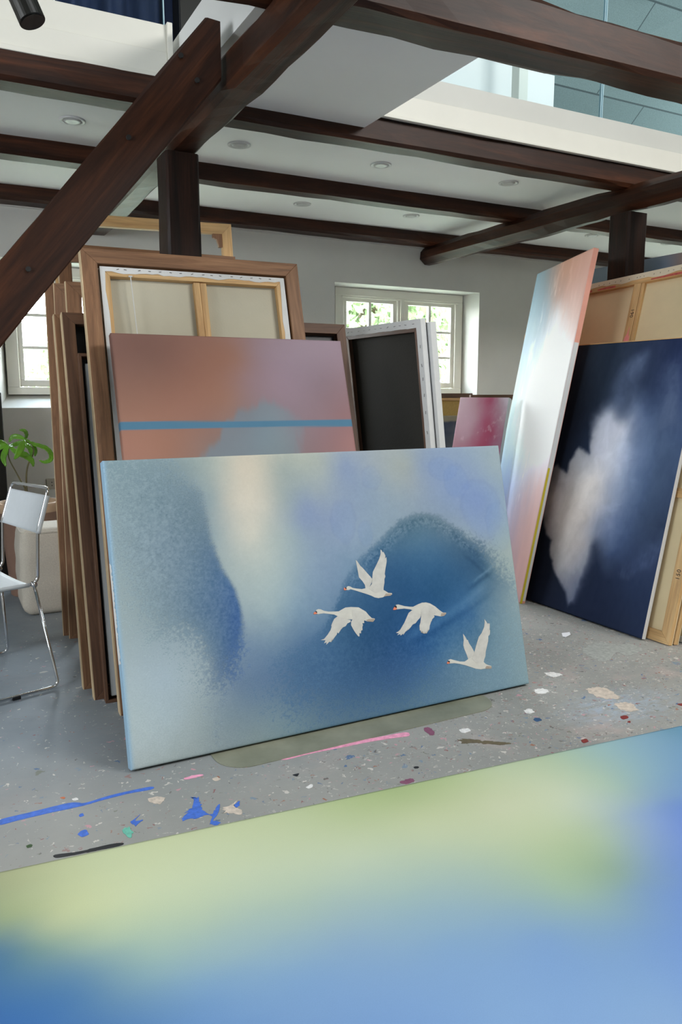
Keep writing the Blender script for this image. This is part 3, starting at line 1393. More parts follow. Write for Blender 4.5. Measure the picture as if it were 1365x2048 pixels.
struct('trim_cornice', boxes((X0, X1, YW - .025, YW, 2.585, 2.612)), M['plaster'])
# gallery floor and its plaster underside
struct('ceiling', boxes((X0, X1, 3.83, YW, ZC, 2.93)), M['ceil'])
struct('ceiling_landing', boxes((1.12, 2.088, 2.6, 3.84, 2.662, 2.93)), M['ceil'])
struct('trim_gallery_right', boxes((2.088, X1, 3.68, 3.83, 2.735, 2.845), (2.088, X1, 3.672, 3.70, 2.722, 2.737)), M['trim'], bevel=.003)
struct('trim_gallery_left', boxes((X0, 1.06, 3.72, 3.83, 2.735, 2.835), (X0, 1.06, 3.712, 3.74, 2.715, 2.737), (1.06, 1.085, 3.71, 3.83, 2.80, 2.96)), M['trim'], bevel=.003)
M['trimgrey'] = flat('light_grey_board', L(206, 206, 200), .5, 0, .02, 4)
struct('trim_gallery_kerb_right', boxes((2.088, X1, 3.70, 3.83, 2.8455, 2.965)), M['trimgrey'], bevel=.002)
struct('trim_gallery_kerb_left', boxes((X0, 1.06, 3.728, 3.83, 2.8355, 2.952)), M['trim'], bevel=.002)
# upper storey: far wall, pitched roof lining, roof over the void
struct('wall_upper', boxes((X0, 2.6, 5.9, 6.0, 2.93, 3.9), (4.85, X1, 5.98, 6.07, 2.93, 3.5)), M['ceil'])
def roof():
    bm = bmesh.new()
    def q(*p): bm.faces.new([bm.verts.new(c) for c in p])
    q((X0, 6.3, 3.15), (X1, 6.3, 3.15), (X1, 3.4, 5.6), (X0, 3.4, 5.6)); q((X0, 3.4, 5.6), (X1, 3.4, 5.6), (X1, Y0, 5.6), (X0, Y0, 5.6))
    return bm
def board_mat():
    m, n, b = nt('acoustic_roof_board')
    v = coords(n, (1, 1, 1)); br = node(n, 'ShaderNodeTexBrick'); br.inputs['Scale'].default_value = 1; br.inputs['Mortar Size'].default_value = .006
    br.inputs['Brick Width'].default_value = 1.2; br.inputs['Row Height'].default_value = .6
    br.inputs['Color1'].default_value = L(126, 142, 142); br.inputs['Color2'].default_value = L(120, 136, 136); br.inputs['Mortar'].default_value = L(74, 86, 88)
    n.links.new(v, br.inputs['Vector'])
    f = noise(n, v, 160, 3); r = ramp(n, f, [(.35, (.8, .8, .8, 1)), (.65, (1.15, 1.15, 1.15, 1))])
    x = node(n, 'ShaderNodeMix', data_type='RGBA', blend_type='MULTIPLY'); x.inputs[0].default_value = .8
    n.links.new(br.outputs['Color'], x.inputs[6]); n.links.new(r.outputs['Color'], x.inputs[7]); n.links.new(x.outputs[2], b.inputs['Base Color']); b.inputs['Roughness'].default_value = .95
    return m
M['board'] = board_mat()
struct('ceiling_upper', roof(), M['board'])
struct('wall_gallery', boxes((2.2, 4.86, 5.35, 5.42, 2.93, 4.02)), M['ceil'])

# windows
def window(name, a, b, zc0=1.285, zc1=2.232, Y=6.27):
    t = bpy.data.objects.new(name, None); COL.objects.link(t); t.location = (a, Y, zc0); t['kind'] = 'structure'; t.empty_display_size = .1
    w = b - a; h = zc1 - zc0
    bm = bmesh.new(); fr = .085; mm = (w) * .5
    for bx in ((0, w, .0, .09, 0, .055), (0, w, .0, .09, h - .07, h), (0, fr, .0, .09, .0551, h - .0701), (w - fr, w, .0, .09, .0551, h - .0701), (mm - .045, mm + .045, 0, .09, .0551, h - .0701),
               (mm - .02, mm + .02, -.014, -.0005, .0551, h - .0701), (fr - .02, w - fr + .02, -.012, -.0005, h - .09, h - .072)): box(bm, *bx)
    obj('window_frame', bm, M['trim'], t, bevel=.004)
    for s0, s1 in ((fr, mm - .045), (mm + .045, w - fr)):
        s0 += .004; s1 -= .004; z0 = .059; z1 = h - .074
        bm = bmesh.new(); st = .036
        for bx in ((s0, s1, .02, .06, z0, z0 + .05), (s0, s1, .02, .06, z1 - .045, z1), (s0, s0 + st, .02, .06, z0 + .0502, z1 - .0452), (s1 - st, s1, .02, .06, z0 + .0502, z1 - .0452)): box(bm, *bx)
        g0, g1, k0, k1 = s0 + st, s1 - st, z0 + .05, z1 - .045; gm = (g0 + g1) / 2
        box(bm, gm - .014, gm + .014, .022, .056, k0, k1)
        for q in (1, 2):
            zz = k0 + (k1 - k0) * q / 3
            box(bm, g0, gm - .0141, .024, .054, zz - .011, zz + .011); box(bm, gm + .0141, g1, .024, .054, zz - .011, zz + .011)
        sa = obj('sash', bm, M['trim'], t, bevel=.003)
        obj('pane', boxes((g0, g1, .039, .043, k0, k1)), M['glass'], sa)
    return t
window('window_1', 3.24, 4.64); window('window_2', .50, 1.91); window('window_added', 5.97, 7.37)  # the last one is unseen, added to lighten the right-hand ceiling

# ------------------------------------------------------------------ beams
def beam(name, p0, p1, w, h, label, cat='beam', amp=.010, roll=0, seg=26, up=(0, 0, 1), mat='beam', ch=.018, taper=1.0, group=None, seed=0):
    """hand hewn timber; p0, p1 are the ends of its centre line, w across, h in height"""
    r = random.Random(seed + sum(map(ord, name)) + int(p0[0] * 100))
    p0 = Vector(p0); p1 = Vector(p1); X = (p1 - p0).normalized(); Z = Vector(up); Z = (Z - X * Z.dot(X)).normalized(); Yv = Z.cross(X)
    Ln = (p1 - p0).length; bm = bmesh.new(); rings = []
    a, b = w / 2, h / 2
    prof = [(-a + ch, -b), (a - ch, -b), (a, -b + ch), (a, b - ch), (a - ch, b), (-a + ch, b), (-a, b - ch), (-a, -b + ch)]
    ph = [[r.uniform(0, 6.28) for _ in range(4)] for _ in prof]
    for i in range(seg + 1):
        x = Ln * i / seg; k = 1 + (taper - 1) * i / seg; ring = []
        for j, (y, z) in enumerate(prof):
            d = amp * (.5 * sin(x * 2.3 + ph[j // 2][0]) + .35 * sin(x * 5.1 + ph[j // 2][1]) + .3 * sin(x * 13 + ph[j][2]) + r.uniform(-.25, .25))
            s = math.hypot(y, z); ring.append(bm.verts.new((x, y * k * (1 + d / s), z * k * (1 + d / s))))
        rings.append(ring)
    n = len(prof)
    for i in range(seg):
        for j in range(n): bm.faces.new([rings[i][j], rings[i][(j + 1) % n], rings[i + 1][(j + 1) % n], rings[i + 1][j]])
    bm.faces.new(rings[0][::-1]); bm.faces.new(rings[-1])
    m = Matrix.Identity(4)
    for i in range(3): m[i][0] = X[i]; m[i][1] = Yv[i]; m[i][2] = Z[i]; m[i][3] = p0[i]
    o = obj(name, bm, M[mat]); o.matrix_world = m
    return tag(o, label, cat, group)
def bar(x0, x1, y0, y1, zb, zt): pass
BG = 'exposed ceiling beams'
beam('ceiling_beam', (X0, 2.72, 2.68), (X1, 2.29, 2.66), .19, .17, 'nearest dark ceiling beam, running across the top right corner', amp=.012, group=BG, seg=60)
beam('ceiling_beam', (X0, 3.80, 2.665), (X1, 3.765, 2.665), .15, .135, 'dark ceiling beam directly under the white gallery edge', amp=.007, group=BG, seg=60)
beam('ceiling_beam', (X0, 4.87, 2.655), (X1, 4.85, 2.655), .15, .12, 'dark ceiling beam third from the front, between the rows of downlights', amp=.007, group=BG, seg=60)
beam('ceiling_beam', (X0, 5.965, 2.65), (X1, 5.955, 2.65), .17, .115, 'dark ceiling beam running along the top of the far white wall', amp=.007, group=BG, seg=60)
beam('girder', (1.158, .9, 2.53), (1.158, 6.06, 2.52), .145, .15, 'dark girder running towards the far wall over the left post', amp=.008, seg=40, ch=.022)
beam('girder', (4.07, .9, 2.53), (4.07, 6.06, 2.525), .15, .165, 'dark rounded girder running towards the far wall over the right post', amp=.010, seg=40, ch=.05)
beam('timber_post', (1.14, 3.885, 0), (1.14, 3.885, 2.436), .165, .178, 'dark square timber post behind the stack of frames', 'post', up=(0, 1, 0), amp=.003, ch=.012, mat='post')
beam('timber_post', (4.07, 3.74, 0), (4.07, 3.74, 2.436), .165, .17, 'dark square timber post behind the raw canvas back on the right', 'post', up=(0, 1, 0), amp=.003, ch=.012, mat='post')
# slanting brace on the left, its face towards the front
dv = Vector((.556, 0, .731)).normalized(); nv = Vector((-dv.z, 0, dv.x))
mid_hi = Vector((1.035, 3.065, 2.585)) ; mid_lo = Vector((.374, 3.065, 1.78))
dd = (mid_hi - mid_lo).normalized()
lo = mid_lo - dd * (1.78 / dd.z)
brace = beam('slanting_brace', lo, mid_hi + dd * .22, .13, .176, 'thick dark brown timber brace slanting down across the upper left', 'beam', up=nv, amp=.003, ch=.006, seg=40)

bm = bmesh.new(); bm.from_mesh(brace.data); inv = brace.matrix_world.inverted()
for pc, nn in ((Vector((1.062, 3, 2.6)), Vector((1, 0, 0))), (Vector((1.0, 3, 2.688)), Vector((.06, 0, 1)))):
    g = bmesh.ops.bisect_plane(bm, geom=bm.verts[:] + bm.edges[:] + bm.faces[:], plane_co=inv @ pc, plane_no=(inv.to_3x3() @ nn).normalized(), clear_outer=True)
    ed = [e for e in bm.edges if e.is_boundary]; bmesh.ops.contextual_create(bm, geom=ed)
bm.to_mesh(brace.data); bm.free()
for px_, pz_ in ((.905, 2.535), (.965, 2.46), (.70, 2.22), (.33, 1.73)):
    bm = bmesh.new(); tube(bm, [(px_, 2.9925, pz_), (px_, 3.01, pz_)], .009, 12); hole = obj('peg_hole', bm, M['ink']); hole.parent = brace; hole.matrix_parent_inverse = brace.matrix_world.inverted()
# downlights
k = 0
for (x, y) in ((.74, 4.39), (1.64, 4.36), (2.55, 4.32), (3.52, 4.28), (2.54, 5.45), (3.47, 5.40), (5.32, 5.29), (6.23, 5.23)):
    names = ['round white downlight left of the slanting brace', 'round white downlight just right of the left girder', 'round white downlight in the middle of the front row', 'round white downlight at the right end of the front row before the right girder',
             'round white downlight in the back row above the open pine stretcher', 'round white downlight in the back row near the right girder', 'round white downlight beyond the right girder, left of the right post', 'round white downlight beyond the right girder, right of the right post']
    t = empty('ceiling_downlight', Vector((x, y, ZC)), names[k], 'downlight', 'recessed downlights'); k += 1
    bm = bmesh.new(); lathe(bm, [(.066, 0), (.066, -.006), (.06, -.008), (.048, -.004), (.046, .0)], 40); obj('lamp_ring', bm, M['lampwhite'], t, smooth=True)
    bm = bmesh.new(); lathe(bm, [(.044, 0), (.042, -.006), (.034, -.010), (.02, -.007), (.001, -.006)], 32); obj('bulb', bm, M['lampdark'], t, smooth=True)

# upper storey furnishings
t = empty('glass_balustrade', Vector((2.088, 3.765, 2.965)), 'clear glass balustrade on the white gallery edge at upper right', 'balustrade')
for a, b in ((.02, 1.715), (1.735, 3.4), (3.42, 5.1)):
    gp = obj('glass_panel', boxes((a, b, 0, .012, 0, 1.0)), M['glass2'], t)
    [obj('glass_edge', boxes((e, e + .004, -.001, .013, 0, 1.0)), M['glassedge'], gp) for e in (a - .004, b)]
t = empty('glass_balustrade', Vector((-3, 3.765, 2.952)), 'glass balustrade on the white gallery edge at upper left', 'balustrade')
for a, b in ((.1, 2.5), (2.52, 4.06)):
    gp = obj('glass_panel', boxes((a, b, 0, .012, 0, 1.0)), M['glass2'], t)
    [obj('glass_edge', boxes((e, e + .004, -.001, .013, 0, 1.0)), M['glassedge'], gp) for e in (a - .004, b)]
tag(obj('gallery_post', boxes((4.16, 4.25, 4.97, 5.06, 2.935, 4.28)), M['trim'], bevel=.004), 'slim white post on the gallery behind the glass', 'post')
bm = bmesh.new()
for i in range(60):
    pass
xs = np.linspace(-.4, 1.9, 140); prev = None
for x in xs:
    y = 5.2 + .05 * sin(x * 26) + .02 * sin(x * 61)
    cur = [bm.verts.new((x, y, 2.94)), bm.verts.new((x, y, 4.4)), bm.verts.new((x, y + .012, 2.94)), bm.verts.new((x, y + .012, 4.4))]
    if prev:
        bm.faces.new([prev[0], cur[0], cur[1], prev[1]]); bm.faces.new([prev[2], prev[3], cur[3], cur[2]]); bm.faces.new([prev[1], cur[1], cur[3], prev[3]])
    prev = cur
tag(obj('backdrop', bm, M['backdrop'], smooth=True), 'dark blue curtain upstairs, for the dark reflection in the left glass balustrade', 'backdrop')  # made-up sheet standing in for the dark blue reflection in the gallery glass
t = empty('black_cabinet', Vector((1.50, 4.98, 2.931)), 'tall black cabinet added for the dark void upstairs beside the blue curtain', 'cabinet')  # made-up black box in place of the dark void behind the glass
obj('body', boxes((0, .17, 0, .14, 0, 1.1)), M['black'], t, bevel=.004); obj('door', boxes((.004, .166, -.012, -.0005, .02, 1.08)), M['blackmetal'], t, bevel=.003)
t = empty('office_chair', Vector((.62, 4.35, 2.93)), 'black office chair upstairs behind the left glass', 'office chair')
bm = bmesh.new(); box(bm, -.2, .2, -.05, .05, .45, .95); obj('backrest', bm, M['black'], t, bevel=.04)
bm = bmesh.new(); box(bm, -.22, .22, -.45, -.02, .38, .46); obj('seat', bm, M['black'], t, bevel=.03)
bm = bmesh.new(); tube(bm, rounded([(.24, -.02, .45), (.27, -.05, .68), (.27, -.3, .68), (.24, -.34, .45)], .06), .014); obj('armrest', bm, M['chrome'], t, smooth=True)
bm = bmesh.new(); tube(bm, [(0, -.23, .06), (0, -.23, .38)], .025); obj('column', bm, M['chrome'], t, smooth=True)
bm = bmesh.new()
for q in range(5): tube(bm, [(0, -.23, .07), (.28 * cos(q * 1.2566), -.23 + .28 * sin(q * 1.2566), .03)], [.025, .014])
obj('base', bm, M['black'], t, smooth=True)
# pale framed board hanging below the sloping roof lining
Mb = basis((4.25, 4.62, 4.42), (1, 0, 0), (0, -.72, .69))
t = empty('roof_blind', Mb, 'pale blue grey flat panel under the sloping roof at top right', 'blind')
bm = bmesh.new(); box(bm, 0, 1.05, 0, .9, -.012, .012); obj('panel', bm, flat('pale_panel', L(176, 194, 200), .35, 0, .03), t, bevel=.01)
bm = bmesh.new(); box(bm, .86, .97, .05, .085, .0125, .03); obj('handle', bm, M['glassedge'], t, bevel=.004)
# spotlight
d = Vector((.30, -.06, -.95)); 
t = empty('track_spotlight', Vector((.155, 2.12, 2.52)), 'black cylinder spotlight hanging in at the top left corner', 'spotlight')
A = Vector((.27, 2.065, 2.157)); ax = (Vector((.2, 2.12, 2.36)) - A).normalized()
A -= Vector((.155, 2.12, 2.52))
bm = bmesh.new(); tube(bm, [A + ax * .012, A, A + ax * .002, A + ax * .23, A + ax * .238], [.024, .026, .0305, .0305, .027], 32); obj('lamp_head', bm, M['blackmetal'], t, smooth=False)
bm = bmesh.new(); tube(bm, [A + ax * .13 + Vector((0, .03, 0)), A + ax * .13 + Vector((0, .05, .16)), (0, 0, .12), (0, 0, 3.06)], .009); obj('stem', bm, M['blackmetal'], t, smooth=True)

# ------------------------------------------------------------------ frames and canvases
def rails(w, h, rw, n0, n1, bot=None):
    """four mitred rails; material 0 upright, 1 horizontal"""
    bm = bmesh.new(); b = rw if bot is None else bot; g = .0006
    prism(bm, [(0, 0), (rw, b), (rw, h - rw), (0, h)], n0, n1, 0)
    prism(bm, [(w, 0), (w, h), (w - rw, h - rw), (w - rw, b)], n0, n1, 0)
    prism(bm, [(0, h + 0), (rw, h - rw), (w - rw, h - rw), (w, h)], n0 + g, n1 - g, 1)
    prism(bm, [(0, 0), (w, 0), (w - rw, b), (rw, b)], n0 + g, n1 - g, 1)
    return bm
def lean(O, top, right):
    """panel standing at O whose left edge goes towards point top; right gives the width direction"""
    O = Vector(O); top = Vector(top); V = top - O; U = Vector((V.y, -V.x, 0)); R_ = Vector(right)
    if U.length < 1e-6 or U.normalized().dot(R_.normalized()) < .93: U = R_
    return basis(O, U, V), V.length
def oak_frame(O, top, w, rw, depth, label, group, kind='oak', right=(1, 0, 0), inner=None, pale=True, imat=None):
    m, h = lean(O, top, right)
    t = empty('wooden_frame', m, label, 'frame', group)
    v, hh = M[kind + '_v'], M[kind + '_h']
    obj('rails', rails(w, h, rw, -depth, 0), [v, hh], t, bevel=.0015)
    if pale:
        obj('edge_strip', boxes((-.004, -.0002, .0, h, -depth + .002, -.002)), M['oakpale_v'], t)
    if inner is not None:
        obj('backing', boxes((rw + .002, w - rw - .002, rw + .002, h - rw - .002, -depth + .004, -depth + inner)), imat or M['black'], t)
    return t
SG = 'wooden frames leaning in the left stack'
oak_frame((.535, 4.237, 0), (.558, 4.37, 2.02), .46, .044, .03, 'tall plain oak frame at the far left end of the stack', SG)
oak_frame((.556, 4.169, 0), (.592, 4.30, 1.856), .42, .062, .03, 'plain oak frame second from the left end, mitred corner under the brace', SG)
oak_frame((.622, 3.995, 0), (.625, 4.13, 1.847), .60, .072, .03, 'open oak frame with window light showing through its corner', SG)
oak_frame((.648, 4.36, 0), (.655, 4.54, 2.10), 1.0, .066, .03, 'tallest oak frame at the back of the stack against window light', SG)
oak_frame((.501, 3.396, 0), (.508, 3.735, 1.648), 1.15, .05, .045, 'slim brown frame with pale edge, third from the left at floor', SG, inner=.012, imat=M['walnut_h'])
oak_frame((.522, 3.250, 0), (.532, 3.665, 1.652), 1.40, .052, .05, 'brown deep frame with dark inside, its corner also showing right of the big frame', SG, kind='walnut', inner=.012, imat=M['black'])
t = oak_frame((.555, 3.192, 0), (.572, 3.545, 1.47), 1.0, .014, .05, 'thin brown floater frame holding a pale grey canvas', SG, kind='walnut', pale=False)
obj('canvas', boxes((.026, .974, .026, 1.47, -.046, -.012)), M['greycanvas'], t, bevel=.004)
# open pine stretcher high behind the post
m, h = lean((.72, 4.60, 0), (.926, 4.70, 2.285), (1, .0, .032))
t = empty('stretcher_frame', m, 'open pine stretcher frame standing high behind the left post', 'stretcher frame')
obj('rails', rails(1.06, h, .062, -.04, 0), [M['pine_v'], M['pine_h']], t, bevel=.002)
bm = bmesh.new(); prism(bm, [(.94, h - .062), (.998, h - .062), (.998, h - .14), (.975, h - .14), (.965, h - .095), (.94, h - .085)], -.03, -.008); obj('corner_block', bm, M['oak_v'], t)
# pale canvas corner behind the big frame
m, h = lean((1.30, 3.99, 0), (1.30, 4.06, 1.885), (1, .0, 0))
t = empty('blank_canvas', m, 'pale grey canvas just showing behind the right side of the big oak frame', 'canvas')
obj('canvas', boxes((0, .585, 0, h, -.03, 0)), M['greycanvas'], t, bevel=.004)
for u in (.02, .53): obj('stretcher_bar', boxes((u, u + .04, .02, h - .02, -.05, -.0302)), M['pine_v'], t)

# the big oak frame seen from behind, canvas stapled inside
m, h = lean((.586, 3.035, .0), (.612, 3.595, 1.922), (1, 0, .02)); w = 1.012
t = empty('framed_canvas', m, 'large oak framed canvas seen from behind, centre bar and cord showing', 'framed canvas')
obj('oak_rails', rails(w, h, .066, -.055, 0), [M['oak_v'], M['oak_h']], t, bevel=.002)
obj('edge_strip', boxes((-.004, -.0002, 0, h, -.053, -.002)), M['oakpale_v'], t)
def fold(w0, w1, h0, h1, width, n0, n1, seed=1, sides=(1, 1, 1, 1), wob=.2):
    """canvas turned over the stretcher: a strip with an uneven inner edge"""
    r = random.Random(seed); bm = bmesh.new(); N = 34
    def strip(a, b, inw):
        a = Vector(a); b = Vector(b); inw = Vector(inw); pr = None
        for i in range(N + 1):
            p = a.lerp(b, i / N); k = width * (1 + wob * (sin(i * .8 + seed) * r.uniform(.4, 1) + r.uniform(-.5, .5)))
            q = p + inw * k
            c = [bm.verts.new((p.x, p.y, n1)), bm.verts.new((q.x, q.y, n1 - .001)), bm.verts.new((p.x, p.y, n0)), bm.verts.new((q.x, q.y, n0))]
            if pr:
                bm.faces.new([pr[0], c[0], c[1], pr[1]]); bm.faces.new([pr[1], c[1], c[3], pr[3]]); bm.faces.new([pr[2], pr[3], c[3], c[2]]); bm.faces.new([pr[0], pr[2], c[2], c[0]])
            pr = c
    if sides[0]: strip((w0, h0, 0), (w0, h1, 0), (1, 0, 0))
    if sides[1]: strip((w1, h1, 0), (w1, h0, 0), (-1, 0, 0))
    if sides[2]: strip((w0, h1, 0), (w1, h1, 0), (0, -1, 0))
    if sides[3]: strip((w1, h0, 0), (w0, h0, 0), (0, 1, 0))
    return bm
i0 = .071
obj('canvas', boxes((i0 + .002, w - i0 - .002, i0, h - i0 - .002, -.05, -.044)), M['linengrey'], t)
def shifted(bm, du, dv):
    for v_ in bm.verts: v_.co.x += du; v_.co.y += dv
    return bm
obj('stretcher_bar', shifted(rails(w - 2 * i0 - .008, h - 2 * i0 - .008, .042, -.0438, -.012), i0 + .004, i0 + .004), [M['pine_v'], M['pine_h']], t, bevel=.002)
obj('canvas_fold', fold(i0 + .004, w - i0 - .004, i0 + .004, h - i0 - .004, .024, -.0118, -.0095, 4), M['gesso'], t)
obj('cross_bar', boxes((.49, .52, i0 + .05, h - i0 - .05, -.0436, -.016), (.521, .55, i0 + .05, h - i0 - .05, -.0436, -.018)), M['pine_v'], t, bevel=.002)
bm = bmesh.new(); tube(bm, [(.205, h - i0 - .045, -.008), (.215, h - .45, -.02), (.23, .8, -.02)], .0022, 6); tube(bm, [(.197, h - i0 - .043, -.010), (.213, h - i0 - .043, -.010)], .004, 8); obj('hanging_cord', bm, M['wire'], t)
def staples(t, line, n, ang=0, jit=.3, L_=.011, n0=.0, seed=2):
    r = random.Random(seed); (u0, v0), (u1, v1) = line
    for i in range(n):
        k = (i + .5 + r.uniform(-jit, jit) * .6) / n; u = u0 + (u1 - u0) * k; v = v0 + (v1 - v0) * k; a = ang + r.uniform(-jit, jit)
        bm = bmesh.new(); box(bm, -L_ / 2, L_ / 2, -.0011, .0011, 0, .0012)
        obj('staple', bm, M['staple'], t, Matrix.Translation((u, v, n0)) @ Matrix.Rotation(a, 4, 'Z'))
staples(t, ((.12, h - i0 - .014), (w - .12, h - i0 - .014)), 16, .1, n0=-.0093)

# ---- painted canvases: pattern stored per point
def sgrid(nu, nv): return np.meshgrid(np.linspace(0, 1, nu), np.linspace(0, 1, nv), indexing='ij')
def vnoise(U, V, f, seed, octs=4, gain=.55):
    out = np.zeros_like(U); amp = 1; tot = 0
    for o in range(octs):
        g = np.random.default_rng(seed + o).random((64, 64)); x = U * f * 2 ** o + 7.3 * o; y = V * f * 2 ** o + 3.1 * o
        xi = np.floor(x).astype(int); yi = np.floor(y).astype(int); a = x - xi; b = y - yi; a = a * a * (3 - 2 * a); b = b * b * (3 - 2 * b)
        G = lambda i, j: g[i % 64, j % 64]
        out += amp * ((G(xi, yi) * (1 - a) + G(xi + 1, yi) * a) * (1 - b) + (G(xi, yi + 1) * (1 - a) + G(xi + 1, yi + 1) * a) * b); tot += amp; amp *= gain
    return out / tot * 2 - 1
def shep(pts, U, V, eps=.03, p=2.0):
    """smooth interpolation of paint samples (u, v, r, g, b) over the canvas"""
    A = np.array(pts, float); X = A[:, :2]; Y = A[:, 2:5]; mu = Y.mean(0)
    eps = min(eps, .04); K = lambda d2: np.sqrt(d2 + eps * eps)
    D = ((X[:, None] - X[None]) ** 2).sum(-1); n = len(X)
    S = np.zeros((n + 1, n + 1)); S[:n, :n] = -K(D) + np.eye(n) * eps * .6; S[:n, n] = 1; S[n, :n] = 1
    Wt = np.linalg.solve(S, np.vstack([Y - mu, np.zeros(3)]))
    out = np.zeros(U.shape + (3,)) + mu + Wt[n]
    for k in range(n): out -= K((U - X[k, 0]) ** 2 + (V - X[k, 1]) ** 2)[..., None] * Wt[k]
    return np.clip(out, Y.min(0) - 6, Y.max(0) + 6)
def sdf(poly, U, V):
    P = np.array(poly); n = len(P); d = np.full(U.shape, 1e9); s = np.zeros(U.shape, bool)
    for i in range(n):
        a, b = P[i], P[(i + 1) % n]; e = b - a; wx = U - a[0]; wy = V - a[1]; t = np.clip((wx * e[0] + wy * e[1]) / (e @ e + 1e-12), 0, 1)
        d = np.minimum(d, (wx - e[0] * t) ** 2 + (wy - e[1] * t) ** 2)
        c = (a[1] > V) != (b[1] > V); s ^= c & (U < (b[0] - a[0]) * (V - a[1]) / (b[1] - a[1] + 1e-12) + a[0])
    d = np.sqrt(d); return np.where(s, d, -d)
def sst(a, b, x): t = np.clip((x - a) / (b - a), 0, 1); return t * t * (3 - 2 * t)
def mixc(A, B, f): return A * (1 - f[..., None]) + B * f[..., None]
def canvas_mesh(name, w, h, nu, nv, fn, depth, mat, parent, gain, edge_mat=None, chroma=1.0):
    U, V = sgrid(nu, nv); U = U * w; V = V * h
    col, spk = fn(U, V); lum = (col @ np.array([.3, .55, .15]))[..., None]; col = lum + (col - lum) * (1 - (1 - chroma) * (1 if w < 1 and h > 1.5 else sst(70, 150, lum))); c = np.clip(lin(np.clip(col, 0, 255)) * gain, 0, .93)
    nvx = nu * nv
    r = .004
    co = np.zeros((nvx, 3)); co[:, 0] = U.ravel(); co[:, 1] = V.ravel()
    dz = np.minimum(np.minimum(U, w - U), np.minimum(V, h - V)); co[:, 2] = (-.003 * np.exp(-dz / .0025)).ravel()
    idx = np.arange(nvx).reshape(nu, nv)
    quads = np.stack([idx[:-1, :-1], idx[1:, :-1], idx[1:, 1:], idx[:-1, 1:]], -1).reshape(-1, 4)
    ring = np.concatenate([idx[:, 0], idx[-1, 1:], idx[-2::-1, -1], idx[0, -2:0:-1]])
    base = nvx; back = co[ring].copy(); back[:, 2] = -depth
    co = np.vstack([co, back]); nr = len(ring); bi = base + np.arange(nr)
    side = np.stack([np.roll(ring, -1), ring, bi, np.roll(bi, -1)], -1)
    me = bpy.data.meshes.new(name); faces = quads.tolist() + side.tolist() + [bi[::-1].tolist()]
    me.from_pydata(co.tolist(), [], faces); me.update()
    a = me.attributes.new('paint', 'FLOAT_COLOR', 'POINT'); full = np.ones((len(co), 4), np.float32); full[:nvx, :3] = c.reshape(-1, 3); full[base:, :3] = c.reshape(-1, 3)[ring]
    a.data.foreach_set('color', full.ravel())
    s = me.attributes.new('speckle', 'FLOAT', 'POINT'); sv = np.zeros(len(co), np.float32); sv[:nvx] = spk.ravel(); s.data.foreach_set('value', sv)
    me.materials.append(mat)
    if edge_mat is not None:
        me.materials.append(edge_mat)
        for i in range(len(quads), len(faces)): me.polygons[i].material_index = 1
    for p in me.polygons: p.use_smooth = len(p.vertices) == 4 and p.index < len(quads)
    o = bpy.data.objects.new(name, me); COL.objects.link(o)
    if parent is not None: o.parent = parent
    return o
PT = DATA['paint']; SH = DATA['shapes']
GAIN = dict(swan=1.08, fore=1.05, dark=1.35, cloud=1.42, pink=1.18, rose=1.8)
CHROMA = dict(swan=.70, fore=.84, dark=.85, cloud=1.0, pink=.85, rose=.62)
